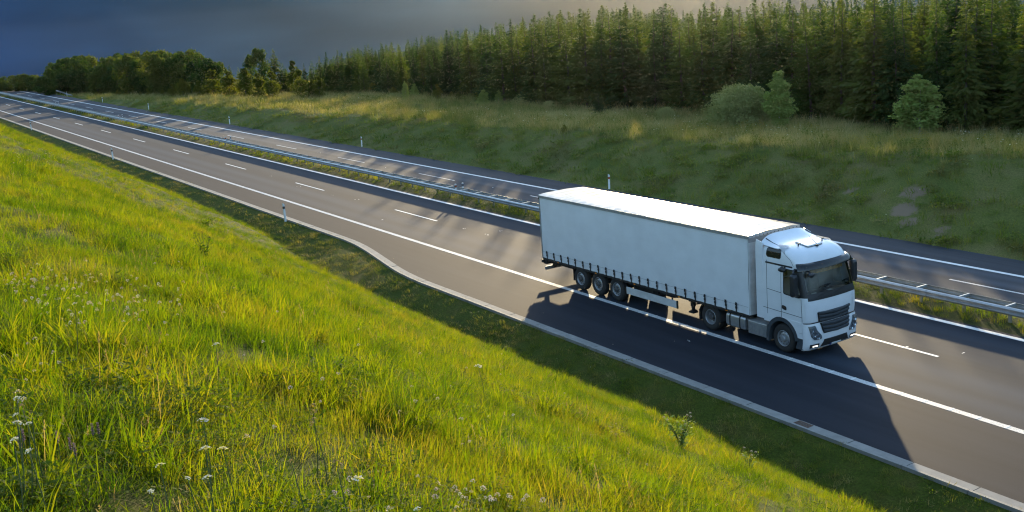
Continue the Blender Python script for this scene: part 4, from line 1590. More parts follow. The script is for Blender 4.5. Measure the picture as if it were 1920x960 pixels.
def seed_stalks(n, h, seed, head=0.10):
    g = np.random.default_rng(seed)
    V, Fs, mi = [], [], []
    for _ in range(n):
        a = g.uniform(0, 2*PI); rr = 0.16*math.sqrt(g.uniform())
        p0 = np.array([rr*math.cos(a), rr*math.sin(a), -0.03]); hh = h*g.uniform(0.65, 1.15)
        ln = g.normal(0, 0.18, 2)
        p1 = p0+np.array([ln[0]*hh*0.4, ln[1]*hh*0.4, hh*0.6]); p2 = p1+np.array([ln[0]*hh*0.6, ln[1]*hh*0.6, hh*0.4])
        s = np.array([-math.sin(a), math.cos(a), 0])*0.0022
        o = len(V)
        V += [p0-s, p0+s, p1-s, p1+s, p2-s, p2+s]
        Fs += [(o, o+1, o+3, o+2), (o+2, o+3, o+5, o+4)]
        for k in range(7):
            c = p2-np.array([0, 0, head*k/7])
            az = g.uniform(0, 2*PI); d = np.array([math.cos(az), math.sin(az), 0.9])*0.022*(0.5+k/7)
            q = np.array([-math.sin(az), math.cos(az), 0])*0.005
            o = len(V); V += [c-q, c+q, c+d]; Fs.append((o, o+1, o+2))
    return V, Fs


GRASS = leaf_mat('grass_blades', [(0.040, 0.085, 0.004), (0.086, 0.148, 0.004), (0.146, 0.192, 0.005), (0.215, 0.220, 0.007), (0.25, 0.20, 0.030)], 0.55, 0.33, patch=(0.75, 0.52, (0.035, 0.085, 0.004), 0.55))
GRASS_S = leaf_mat('verge_grass', [(0.095, 0.125, 0.016), (0.145, 0.16, 0.028), (0.185, 0.165, 0.05), (0.22, 0.18, 0.09)], 0.4, 0.6)
WEED = leaf_mat('weed_leaves', [(0.035, 0.075, 0.006), (0.060, 0.110, 0.007), (0.095, 0.130, 0.008), (0.12, 0.11, 0.018)], 0.5, 0.4)
DRY = leaf_mat('dry_stalks', [(0.20, 0.15, 0.06), (0.28, 0.21, 0.10), (0.33, 0.26, 0.14)], 0.4, 0.5)
BANK = leaf_mat('bank_grass', [(0.055, 0.100, 0.015), (0.105, 0.150, 0.020), (0.155, 0.175, 0.032), (0.20, 0.17, 0.07)], 0.35, 0.5, patch=(0.32, 0.55, (0.11, 0.085, 0.045), 0.65))
MEAD = leaf_mat('meadow_grass_blades', [(0.085, 0.115, 0.026), (0.16, 0.165, 0.058), (0.27, 0.235, 0.115), (0.38, 0.32, 0.19)], 0.4, 0.10)
PETAL = leaf_mat('white_petals', [(0.62, 0.60, 0.54), (0.70, 0.69, 0.64)], 0.35, 1.0, tcol=1.1)
CLOVER = leaf_mat('clover_heads', [(0.55, 0.40, 0.38), (0.62, 0.52, 0.48), (0.70, 0.66, 0.60)], 0.35, 1.0, tcol=1.1)
GOLD = leaf_mat('goldenrod_flowers', [(0.22, 0.17, 0.01), (0.32, 0.24, 0.012)], 0.3, 1.0)
STEM = plain('plant_stem', (0.075, 0.10, 0.025), 0.7, var=0.2)
BARK = plain('bark', (0.060, 0.048, 0.038), 0.9, var=0.3, scale=8)
BIRCH = plain('birch_bark', (0.42, 0.40, 0.37), 0.8, var=0.35, scale=5)

# ------------------------------------------------------------------ scattering of what nobody could count


def scatter(name, sources, P, rot, scl, idx, label=None, cat=None, normal_tilt=None):
    coll = bpy.data.collections.new(name+'_sources')
    for i, me in enumerate(sources):
        src_obj(coll, '%s_%02d' % (name, i), me)
    me = bpy.data.meshes.new(name)
    me.from_pydata([tuple(p) for p in np.asarray(P).tolist()], [], [])
    a = me.attributes.new('rot', 'FLOAT_VECTOR', 'POINT'); a.data.foreach_set('vector', np.asarray(rot, np.float32).ravel())
    a = me.attributes.new('scl', 'FLOAT_VECTOR', 'POINT'); a.data.foreach_set('vector', np.asarray(scl, np.float32).ravel())
    a = me.attributes.new('idx', 'INT', 'POINT'); a.data.foreach_set('value', np.asarray(idx, np.int32))
    o = bpy.data.objects.new(name, me)
    COL.objects.link(o)
    ng = bpy.data.node_groups.new(name+'_nodes', 'GeometryNodeTree')
    ng.interface.new_socket('Geometry', in_out='INPUT', socket_type='NodeSocketGeometry')
    ng.interface.new_socket('Geometry', in_out='OUTPUT', socket_type='NodeSocketGeometry')
    gi = ng.nodes.new('NodeGroupInput'); go = ng.nodes.new('NodeGroupOutput')
    ci = ng.nodes.new('GeometryNodeCollectionInfo'); ci.inputs['Collection'].default_value = coll
    ci.inputs['Separate Children'].default_value = True; ci.inputs['Reset Children'].default_value = True
    ip = ng.nodes.new('GeometryNodeInstanceOnPoints')
    ip.inputs['Pick Instance'].default_value = True
    def attr(nm, dt):
        n = ng.nodes.new('GeometryNodeInputNamedAttribute'); n.data_type = dt; n.inputs['Name'].default_value = nm
        return [s for s in n.outputs if s.name == 'Attribute' and s.enabled][0]
    er = ng.nodes.new('FunctionNodeEulerToRotation')
    ng.links.new(attr('rot', 'FLOAT_VECTOR'), er.inputs[0])
    ng.links.new(gi.outputs[0], ip.inputs['Points'])
    ng.links.new(ci.outputs[0], ip.inputs['Instance'])
    ng.links.new(attr('idx', 'INT'), ip.inputs['Instance Index'])
    ng.links.new(er.outputs[0], ip.inputs['Rotation'])
    ng.links.new(attr('scl', 'FLOAT_VECTOR'), ip.inputs['Scale'])
    ng.links.new(ip.outputs[0], go.inputs[0])
    md = o.modifiers.new('scatter', 'NODES'); md.node_group = ng
    tag(o, label, cat, kind='stuff')
    return o


def polar(bands, half=36):
    """random ground points round the camera, thinning with distance: [(r0, r1, per square metre)]"""
    out = []
    for r0, r1, dens in bands:
        area = math.pi*(r1*r1-r0*r0)*(2*half/360)
        n = int(area*dens)
        rr = np.sqrt(rng.uniform(r0*r0, r1*r1, n)); aa = YAW+np.radians(rng.uniform(-half, half, n))
        out.append(np.stack([CAM[0]+rr*np.sin(aa), CAM[1]+rr*np.cos(aa), rr], 1))
    return np.concatenate(out)


def vnoise(x, y, s, seed=0):
    x = np.asarray(x)*s+seed*17.3; y = np.asarray(y)*s-seed*9.1
    return 0.5+0.25*(np.sin(x+1.7*np.sin(y*0.8+0.5))+np.sin(1.3*y+1.1*np.sin(1.4*x)))*0.8+0.1*np.sin(2.9*x-2.3*y)


g_src = [arr_mesh('tuft0', *blades(40, 0.24, 0.17, 0.0060, 0.38, 1, 0.5), GRASS), arr_mesh('tuft1', *blades(34, 0.36, 0.12, 0.0080, 0.34, 2, 0.7), GRASS),
         arr_mesh('tuft2', *blades(60, 0.13, 0.24, 0.005, 0.55, 3), GRASS), arr_mesh('tuft3', *weed_leaves(70, 0.17, 0.20, 0.050, 4), WEED),
         arr_mesh('tuft4', *seed_stalks(5, 0.38, 5, 0.07), DRY), arr_mesh('tuft5', *blades(26, 0.30, 0.10, 0.011, 0.42, 6, 0.9), GRASS),
         arr_mesh('tuft6', *weed_leaves(190, 0.14, 0.26, 0.022, 7), WEED), arr_mesh('tuft7', *blades(40, 0.15, 0.26, 0.0045, 1.0, 8, 0.6), DRY)]


def slope_grass():
    Q = polar([(1.5, 10, 190), (10, 17, 120), (17, 27, 85), (27, 45, 48), (45, 75, 17), (75, 130, 7), (130, 230, 2.5)])
    x, y, d = Q.T
    foot = -5.55-1.45*sstep(-22, -8, x)
    ke = kerb_y(x)-0.52
    k = (y < foot+0.9) & (y > -60)
    x, y, d, foot = x[k], y[k], d[k], foot[k]
    n1 = vnoise(x, y, 0.55, 1); n2 = vnoise(x, y, 1.3, 2); n3 = vnoise(x, y, 0.23, 3)
    n4 = vnoise(x, y, 2.2, 7)*0.55+vnoise(x, y, 4.7, 8)*0.45
    kk = rng.uniform(size=len(x)) < np.clip((n4-0.28)*2.8, np.interp(d, [12, 24], [0.24, 0.5]), 1)
    x, y, d, foot, n1, n2, n3, n4 = x[kk], y[kk], d[kk], foot[kk], n1[kk], n2[kk], n3[kk], n4[kk]
    u = rng.uniform(size=len(x))
    # lush and tall in drifts, weedy hollows to the left, short towards the foot
    weedy = np.clip((n1-0.50)*3, 0, 1)*np.clip((20-d)/8, 0.2, 1)
    tall = np.clip((n2-0.42)*2.5, 0, 1)
    idx = np.where(u < 0.16*weedy, 3, np.where(u < 0.06+0.42*weedy, 6, np.where(u < 0.063+0.43*weedy, 4, np.where(u < 0.07+0.45*weedy+0.16*tall*(1-0.6*weedy), 1, np.where(u < 0.075+0.46*weedy+0.26*tall*(1-0.5*weedy), 5, np.where(u < 0.62, 0, np.where(u < 0.96, 2, 7)))))))
    s = 0.86*(0.70+0.55*n3+0.35*tall*0.6)*rng.uniform(0.6, 1.25, len(x))*(0.62+0.62*n4)
    s *= np.interp(foot-y, [-0.9, 0.6, 3, 8], [0.70, 0.78, 0.85, 0.95])
    grow = np.interp(d, [10, 20, 40, 80, 200], [1.0, 1.10, 1.45, 2.2, 3.5])
    hs = s*np.interp(d, [10, 40, 200], [0.95, 0.95, 0.95])
    z = near_ground(x, y)
    P = np.stack([x, y, z], 1)
    rot = np.stack([rng.normal(0, .12, len(x))+0.18, rng.normal(0, .12, len(x)), rng.uniform(0, 2*PI, len(x))], 1)
    rot[:, 0] = rng.normal(0.0, .13, len(x))
    scl = np.stack([s*grow, s*grow, hs], 1)
    scatter('slope_grass_cover', g_src, P, rot, scl, idx, 'tall sunlit yellow-green grass and weeds covering the near slope', 'grass')


def verge_grass():
    src = [arr_mesh('v0', *blades(44, 0.13, 0.22, 0.006, 0.5, 21), GRASS_S), arr_mesh('v1', *blades(30, 0.20, 0.18, 0.007, 0.45, 22), GRASS_S), arr_mesh('v2', *blades(40, 0.16, 0.25, 0.006, 1.0, 23, 0.6), DRY), arr_mesh('v3', *weed_leaves(60, 0.09, 0.2, 0.05, 24), WEED)]
    Q = polar([(17, 27, 30), (27, 45, 17), (45, 75, 8), (75, 130, 3.0), (130, 230, 1.0)])
    x, y, d = Q.T
    foot = -5.55-1.45*sstep(-22, -8, x); ke = kerb_y(x)-0.53
    k = (y < ke) & (y > foot-0.4)
    bare = vnoise(x, y, 1.1, 5)*0.6+vnoise(x, y, 2.7, 6)*0.4
    k &= (rng.uniform(size=len(x)) < np.clip((0.92-bare)*2.6, 0.3, 1)) & (rng.uniform(size=len(x)) < np.interp(ke-y, [0, 0.5, 1.2], [0.8, 0.85, 1]))
    x, y, d = x[k], y[k], d[k]
    u = rng.uniform(size=len(x)); idx = np.where(u < 0.5, 0, np.where(u < 0.74, 1, np.where(u < 0.86, 2, 3)))
    s = rng.uniform(0.6, 1.25, len(x)); g = np.interp(d, [25, 45, 80, 200], [1.0, 1.4, 2.0, 3.2])
    scatter('verge_grass_cover', src, np.stack([x, y, near_ground(x, y)], 1), np.stack([rng.normal(0, .2, len(x)), rng.normal(0, .2, len(x)), rng.uniform(0, 6.3, len(x))], 1),
            np.stack([s*g, s*g, s], 1), idx, 'short patchy shaded grass between the kerb and the slope', 'grass')


def far_grass():
    src = [arr_mesh('b0', *blades(40, 0.22, 0.45, 0.016, 0.6, 31), BANK), arr_mesh('b1', *blades(30, 0.34, 0.35, 0.018, 0.5, 32), BANK), arr_mesh('b2', *weed_leaves(70, 0.22, 0.42, 0.13, 33), BANK),
           arr_mesh('b3', *blades(34, 0.55, 0.45, 0.020, 0.35, 34), MEAD), arr_mesh('b4', *blades(26, 0.80, 0.40, 0.020, 0.25, 35), MEAD), arr_mesh('b5', *seed_stalks(16, 0.95, 36, 0.2), DRY), arr_mesh('b6', *weed_leaves(80, 0.5, 0.45, 0.14, 37), WEED),
           arr_mesh('b7', *weed_leaves(70, 0.55, 0.40, 0.09, 38), GOLD)]
    Q = polar([(40, 75, 4.2), (75, 120, 3.0), (120, 200, 1.6), (200, 330, 0.6)], 40)
    x, y, d = Q.T
    hb = np.interp(x, [-330, -260, -215, -175, -120, -67, -14, 9, 80], [-3.0, -1.3, -0.5, 0.35, 1.2, 1.9, 2.5, 3.0, 3.2])
    w = 2.25*np.abs(hb)+0.9
    t = (y-16.65)/w
    k = (y > 16.62) & (y < 60)
    bare = vnoise(x, y, 0.30, 8)*0.5+vnoise(x, y, 0.9, 9)*0.5
    onb = t < 0.85
    k &= ~(onb & (rng.uniform(size=len(x)) > np.clip((0.86-bare)*2.4, 0.25, 1)))
    x, y, d, t, onb = x[k], y[k], d[k], t[k], onb[k]
    u = rng.uniform(size=len(x))
    mdw = np.clip((t-0.85)*3, 0, 1)
    gold = (vnoise(x, y, 0.25, 4) > 0.55) & (x > -25) & (t > 1.05) & (y < 36)
    ib = np.where(u < 0.55, 0, np.where(u < 0.82, 1, 2))
    im = np.where(u < 0.40, 3, np.where(u < 0.66, 4, np.where(u < 0.80, 5, np.where(u < 0.93, 6, 3))))
    im = np.where(gold & (rng.uniform(size=len(x)) < 0.22), 7, im)
    idx = np.where(rng.uniform(size=len(x)) < mdw, im, ib)
    s = rng.uniform(0.6, 1.5, len(x))*np.where(idx >= 3, 0.80, 1.1); g = np.interp(d, [50, 90, 150, 300], [0.9, 1.2, 1.7, 2.8])
    scatter('meadow_grass_cover', src, np.stack([x, y, far_ground(x, y)], 1), np.stack([rng.normal(0, .12, len(x)), rng.normal(0, .12, len(x)), rng.uniform(0, 6.3, len(x))], 1),
            np.stack([s*g, s*g, s*np.interp(d, [50, 300], [1, 1.1])], 1), idx, 'shaded green bank grass and tall dry meadow grass beyond the motorway', 'grass')
    # white flower specks
    Q = polar([(50, 90, 0.55), (90, 160, 0.35), (160, 260, 0.12)], 36)
    x, y, d = Q.T
    hbx = np.interp(x, [-330, -260, -215, -175, -120, -67, -14, 9, 80], [-3.0, -1.3, -0.5, 0.35, 1.2, 1.9, 2.5, 3.0, 3.2])
    t = (y-16.65)/(2.25*np.abs(hbx)+0.9)
    k = (((t > 0.9) & (y < 40) & (vnoise(x, y, 0.2, 12) > 0.42)) | ((t > 0.15) & (t < 0.9) & (x > -6) & (vnoise(x, y, 0.5, 13) > 0.55)))
    x, y, d, t = x[k], y[k], d[k], t[k]
    hh = np.where(t > 0.9, 0.75, 0.30)*rng.uniform(0.7, 1.1, len(x))
    fl = arr_mesh('fl', *flower_disc(0.045, 3), PETAL)
    s = rng.uniform(0.5, 1.2, len(x))
    scatter('meadow_flowers', [fl], np.stack([x, y, far_ground(x, y)+hh], 1), np.stack([rng.normal(0, .4, len(x)), rng.normal(0, .4, len(x)), rng.uniform(0, 6.3, len(x))], 1), np.stack([s, s, s], 1), np.zeros(len(x), int),
            'tiny white flowers scattered over the meadow beyond the motorway', 'flowers')


def flower_disc(r_, seed, dome=0.35):
    g = np.random.default_rng(seed)
    V, Fs = [], []
    for _ in range(34):
        a = g.uniform(0, 2*PI); q = r_*math.sqrt(g.uniform())
        c = np.array([q*math.cos(a), q*math.sin(a), r_*dome*(1-(q/r_)**2)+g.normal(0, r_*0.05)])
        s = r_*g.uniform(0.14, 0.26)
        n = 5
        o = len(V)
        tl = g.normal(0, 0.35, 2)
        for k in range(n):
            w = 2*PI*k/n
            V.append(c+np.array([s*math.cos(w), s*math.sin(w), s*(tl[0]*math.cos(w)+tl[1]*math.sin(w))]))
        Fs.append(tuple(range(o, o+n)))
    return V, Fs


def median_grass():
    src = [arr_mesh('m0', *blades(34, 0.32, 0.25, 0.012, 0.4, 41), BANK), arr_mesh('m1', *blades(30, 0.48, 0.22, 0.012, 0.35, 42), GRASS), arr_mesh('m2', *weed_leaves(60, 0.34, 0.25, 0.08, 43), WEED), arr_mesh('m3', *seed_stalks(8, 0.5, 44), DRY)]
    Q = polar([(35, 70, 9), (70, 120, 4.5), (120, 220, 2.0), (220, 400, 0.7)], 40)
    x, y, d = Q.T
    k = (y > 7.2) & (y < 9.2)
    x, y, d = x[k], y[k], d[k]
    k = rng.uniform(size=len(x)) < np.interp(y, [7.1, 7.5, 7.9, 8.6, 9.2], [0.45, 0.8, 1, 1, 0.5])
    x, y, d = x[k], y[k], d[k]
    u = rng.uniform(size=len(x)); idx = np.where(u < 0.4, 0, np.where(u < 0.72, 1, np.where(u < 0.92, 2, 3)))
    s = rng.uniform(0.6, 1.2, len(x))*np.interp(y, [7.1, 7.7, 8.0, 9.2], [0.45, 0.8, 1, 0.7])
    g = np.interp(d, [40, 90, 200, 400], [1.0, 1.4, 2.0, 3.0])
    scatter('median_grass_cover', src, np.stack([x, y, road_z(x)+0.03], 1), np.stack([rng.normal(0, .15, len(x)), rng.normal(0, .15, len(x)), rng.uniform(0, 6.3, len(x))], 1), np.stack([s*g, s*g, s], 1), idx,
            'rough grass growing under the central guard rail', 'grass')


slope_grass(); verge_grass(); far_grass(); median_grass()

# ------------------------------------------------------------------ trees


def tri_cloud(C, size, g, flat=0.5, stretch=1.6):
    """a small leaf-spray (two triangles) at every centre"""
    n = len(C)
    a = g.uniform(0, 2*PI, n); t = g.normal(0, flat, n)
    d = np.stack([np.cos(a)*np.cos(t), np.sin(a)*np.cos(t), np.sin(t)], 1)
    r_ = g.normal(size=(n, 3)); s = np.cross(d, r_); s /= np.linalg.norm(s, axis=1)[:, None]+1e-9
    l = (size*g.uniform(0.6, 1.35, n))[:, None]
    w = l/stretch
    V = np.stack([C-d*l*0.5, C+s*w*0.5, C+d*l*0.5, C-s*w*0.5], 1).reshape(-1, 3)
    Fs = [(4*i, 4*i+1, 4*i+2, 4*i+3) for i in range(n)]
    return V, Fs


def conifer_crown(seed, h=10.0, rad=1.35, base=0.05, nb=300, power=0.8, size=0.42, droop=0.35):
    g = np.random.default_rng(seed)
    C, D = [], []
    for i in range(nb):
        t = 1-math.sqrt(g.uniform(0.0004, 1)) if g.uniform() < 0.75 else g.uniform()
        t = max(base, min(0.985, t))
        L = rad*(1-t)**power*g.uniform(0.55, 1.12)*(1+0.25*math.sin(t*41))
        az = g.uniform(0, 2*PI)
        m = 3+int(L*3.2)
        for k in range(m):
            q = L*(0.25+0.75*(k+g.uniform())/m)
            C.append((q*math.cos(az)+g.normal(0, .07), q*math.sin(az)+g.normal(0, .07), t*h-droop*q*(0.6+0.5*(1-t))+0.18*q*q/max(L, .3)+g.normal(0, .06)))
            D.append((math.cos(az), math.sin(az), -droop))
    for k in range(26):
        t = 1-0.10*k/26
        C.append((g.normal(0, .02+0.5*(1-t)), g.normal(0, .02+.5*(1-t)), t*h-0.02)); D.append((g.normal(), g.normal(), 1.2))
    C = np.array(C); D = np.array(D); n = len(C)
    D = D+g.normal(0, 0.45, D.shape); D /= np.linalg.norm(D, axis=1)[:, None]
    r_ = g.normal(size=(n, 3)); s = np.cross(D, r_); s /= np.linalg.norm(s, axis=1)[:, None]
    l = (size*g.uniform(0.55, 1.3, n)*np.clip(0.35+1.4*(1-C[:, 2]/h), 0.35, 1.0))[:, None]; w = l*0.42
    V = np.stack([C-D*l*0.5, C+s*w*0.5, C+D*l*0.5, C-s*w*0.5], 1).reshape(-1, 3)
    return V, [(4*i, 4*i+1, 4*i+2, 4*i+3) for i in range(n)]


def leafy_crown(seed, h=10.0, rad=3.2, low=0.12, nclump=26, leaves=130, size=0.42, shape='round'):
    g = np.random.default_rng(seed)
    cs = []
    for i in range(nclump):
        t = g.uniform(low, 1.0)**(1.15 if shape == 'bush' else 1.0)
        if shape == 'round':
            prof = math.sqrt(max(0.02, 1-((t-0.55)/0.50)**2))
        elif shape == 'birch':
            prof = (0.35+0.65*min(1, (1-t)*1.5))*min(1, 0.5+t*1.4)*(1 if t < 0.85 else 0.6)
        else:
            prof = math.sqrt(max(0.05, 1-((t-0.30)/0.72)**2))
        a = g.uniform(0, 2*PI); q = rad*prof*math.sqrt(g.uniform(0.15, 0.85))
        cs.append((q*math.cos(a), q*math.sin(a), t*h, rad*prof*g.uniform(0.30, 0.50)+0.12*rad))
    C = []
    for (x, y, z, r_) in cs:
        u = g.normal(size=(leaves, 3)); u /= np.linalg.norm(u, axis=1)[:, None]
        rr = r_*(g.uniform(0.35, 1.08, leaves)**0.6*np.where(g.uniform(size=leaves) < 0.10, g.uniform(1.1, 1.6, leaves), 1))[:, None]
        C.append(np.array([x, y, z])+u*rr*np.array([1, 1, 0.85]))
    C = np.concatenate(C)
    C[:, 2] *= h/np.percentile(C[:, 2], 99.3)
    C = C[C[:, 2] > 0.05]
    return tri_cloud(C, size, g, 0.7, 1.5)


def trunk_mesh(name, h, r0, seed, mat, limbs=0, rad=2.0):
    g = np.random.default_rng(seed)
    mb = MB()
    zz = np.linspace(-0.4, h, 7)
    bend = np.cumsum(g.normal(0, 0.03*h/7, (7, 2)), 0); bend[0] = 0
    pts = [(bend[i, 0], bend[i, 1], z) for i, z in enumerate(zz)]
    mb.tube(pts, [max(0.012, r0*(1-0.93*i/6)) for i in range(7)], 7)
    for k in range(limbs):
        i = 2+int(g.uniform(0, 3.9)); a = g.uniform(0, 2*PI); L = rad*g.uniform(0.5, 0.9)
        p = np.array(pts[i]); e = p+np.array([L*math.cos(a), L*math.sin(a), L*g.uniform(0.5, 1.1)])
        m = (p+e)/2+np.array([0, 0, -0.08*L])
        mb.tube([tuple(p), tuple(m), tuple(e)], [r0*0.35, r0*0.25, r0*0.06], 5)
    me = bpy.data.meshes.new(name)
    me.from_pydata(mb.v, [], mb.f); me.materials.append(mat)
    me.polygons.foreach_set('use_smooth', [True]*len(me.polygons))
    return me


SPRUCE = leaf_mat('spruce_needles', [(0.014, 0.034, 0.010), (0.024, 0.050, 0.013), (0.040, 0.068, 0.016), (0.062, 0.080, 0.018)], 0.30, 0.09, tcol=2.2, rnd=0.55, p0=0.50, p1=1.25)
LARCH = leaf_mat('larch_needles', [(0.030, 0.058, 0.012), (0.050, 0.080, 0.016), (0.075, 0.098, 0.020)], 0.36, 0.09, tcol=2.2, rnd=0.5, p0=0.5, p1=1.2)
OAK = leaf_mat('dark_leaves', [(0.020, 0.045, 0.012), (0.036, 0.068, 0.015), (0.060, 0.090, 0.018), (0.090, 0.105, 0.020)], 0.35, 0.07)
WILLOW = leaf_mat('willow_leaves', [(0.19, 0.215, 0.075), (0.26, 0.28, 0.105), (0.33, 0.34, 0.14)], 0.2, 0.2)
BIRCHLEAF = leaf_mat('birch_leaves', [(0.14, 0.20, 0.045), (0.20, 0.265, 0.065), (0.27, 0.31, 0.085)], 0.2, 0.2)
YELLOWG = leaf_mat('yellow_green_leaves', [(0.055, 0.072, 0.012), (0.090, 0.105, 0.015), (0.13, 0.125, 0.020)], 0.45, 0.12)

con = []
for i in range(8):
    larch = i in (2, 5, 7)
    V, Fs = conifer_crown(100+i, 10, [1.9, 1.65, 2.1, 1.75, 2.2, 1.8, 1.55, 2.0][i], 0.02, 620, [0.8, 0.75, 0.7, 0.85, 0.8, 0.65, 0.8, 0.6][i], 0.40 if not larch else 0.34, 0.38 if not larch else 0.1)
    con.append((arr_mesh('crown_mesh', V, Fs, LARCH if larch else SPRUCE), trunk_mesh('trunk_mesh', 9.6, 0.13, 200+i, BARK)))
leafy = {}
for kind, mat, n, args in (('oak', OAK, 5, dict(rad=3.0, low=0.05, nclump=26, leaves=190, size=0.50)), ('willow', WILLOW, 3, dict(rad=6.2, low=0.03, nclump=80, leaves=170, size=0.55, shape='bush')),
                           ('birch', BIRCHLEAF, 3, dict(rad=2.1, low=0.06, nclump=60, leaves=150, size=0.34, shape='birch')), ('yellow', YELLOWG, 4, dict(rad=2.9, low=0.03, nclump=34, leaves=130, size=0.45, shape='birch'))):
    leafy[kind] = [(arr_mesh('crown_mesh', *leafy_crown(300+17*j+len(kind), 10.0, **args), mat),
                    trunk_mesh('trunk_mesh', 8.6 if kind == 'birch' else 7.5, 0.16 if kind != 'birch' else 0.11, 400+j, BIRCH if kind == 'birch' else BARK, 7, args['rad']*0.7)) for j in range(n)]


def tree(name, loc, h, wide, rz, meshes, label, cat, group=None, tilt=0.0):
    t = empty(name, loc, label, cat, group)
    s = h/10.0
    for nm, me in (('crown', meshes[0]), ('trunk', meshes[1])):
        o = bpy.data.objects.new(nm, me); COL.objects.link(o); o.parent = t
    t.scale = (s*wide, s*wide, s)
    t.rotation_euler = (random.gauss(0, tilt), random.gauss(0, tilt), rz)
    return t


SKY_PX = [(300, 135), (560, 122), (600, 112), (640, 94), (700, 86), (750, 82), (800, 68), (850, 58), (900, 50), (950, 41), (1000, 31), (1060, 24), (1120, 18), (1180, 8), (1230, 14), (1290, 16), (1350, 9), (1400, 6), (1450, -2), (1520, -4), (1600, -14), (1750, -30), (1920, -50), (2400, -90)]


def height_to(x, y, z, target_v):
    h = 8.0
    for _ in range(6):
        u, v = proj((x, y, z+h))
        dist = (np.array([x, y, z+h])-CAM)@AX_F
        h += (v-target_v(u))*dist/F_PX*1.02
    return h


ZONES = ['at the low end of the forest', 'behind the line of meadow bushes', 'behind the pointed dark meadow bush', 'behind the lone meadow spruce', 'behind the willow bush and slim birch',
         'between the slim birch and the broad birch', 'behind the broad lone birch', 'beyond the broad birch']


def forest():
    n = 0
    sk = lambda u: float(np.interp(u, [p[0] for p in SKY_PX], [p[1] for p in SKY_PX]))
    for r_ in range(4):
        x = 76.0-r_*0.8
        while x > -136 and n < 285:
            xx = x+random.uniform(-0.9, 0.9); yy = 41.8+1.3*math.sin(x*0.13)+1.0*math.sin(x*0.041+1)+r_*3.3+random.uniform(-1.0, 1.0)
            z = float(terrain(xx, yy))
            low = [random.uniform(-4, 24), random.uniform(-10, 12), random.uniform(-13, 9), random.uniform(-15, 8)][r_]
            low *= np.interp(xx, [-136, -60, 0], [0.5, 0.8, 1.2])
            h = max(3.0, min(15.5, height_to(xx, yy, z, lambda u: sk(u)+low)))
            i = random.choice([0, 1, 3, 4, 6, 0, 1, 2, 5, 7])
            larch = i in (2, 5, 7)
            uu = proj((xx, yy, z))[0]
            zone = ZONES[int(np.searchsorted([700, 900, 1100, 1320, 1520, 1680, 1790], uu))]
            row = ['in the front row', 'in the second row', 'in the third row', 'deeper in the forest'][r_]
            if larch:
                tree('larch_tree', (xx, yy, z-0.1), h, random.uniform(0.9, 1.7), random.uniform(0, 6.3), con[i], 'pale green soft-needled conifer %s, %s' % (row, zone), 'tree', 'larches %s %s' % (row, zone), 0.02)
            else:
                tree('spruce_tree', (xx, yy, z-0.1), h, random.uniform(0.9, 1.75), random.uniform(0, 6.3), con[i], 'dark green pointed spruce %s, %s' % (row, zone), 'tree', 'spruces %s %s' % (row, zone), 0.02)
            n += 1
            x -= random.uniform(2.5, 3.5)+(0.7 if x < -60 else 0.0)
    # the wood behind reads as one mass
    P, S, I = [], [], []
    for r_ in range(4, 16):
        x = 90.0
        while x > -190:
            xx = x+random.uniform(-1, 1); yy = 41.8+r_*3.6+random.uniform(-1.4, 1.4)
            z = float(terrain(xx, yy))
            h = min(16, height_to(xx, yy, z, lambda u: sk(u)+random.uniform(0, 22)))
            if h > 2.5:
                P.append((xx, yy, z-0.1)); s = h/10; w = s*random.uniform(0.85, 1.25); S.append((w, w, s)); I.append(random.randrange(8))
            x -= random.uniform(3.0, 4.4)
    n = len(P)
    scatter('forest_interior', [c[0] for c in con], P, np.stack([np.zeros(n), np.zeros(n), rng.uniform(0, 6.3, n)], 1), S, I, 'dense dark conifer wood behind the forest edge', 'forest')
    print('forest', n)


forest()


def place(kind_name, meshes, u, vb, vt, wide, label, cat='tree', group=None):
    q, _ = at(u, vb)
    z = float(terrain(q[0], q[1]))
    h = height_to(q[0], q[1], z, lambda _u: vt)
    return tree(kind_name, (q[0], q[1], z-0.08), max(0.6, h), wide, random.uniform(0, 6.3), meshes, label, cat, group)


# broadleaved wood on the left
ROWN = ['front row', 'middle', 'back']
WZ = ['behind the roadside willow bush', 'behind the small yellow-green bushes', 'next to the yellow-green young trees']


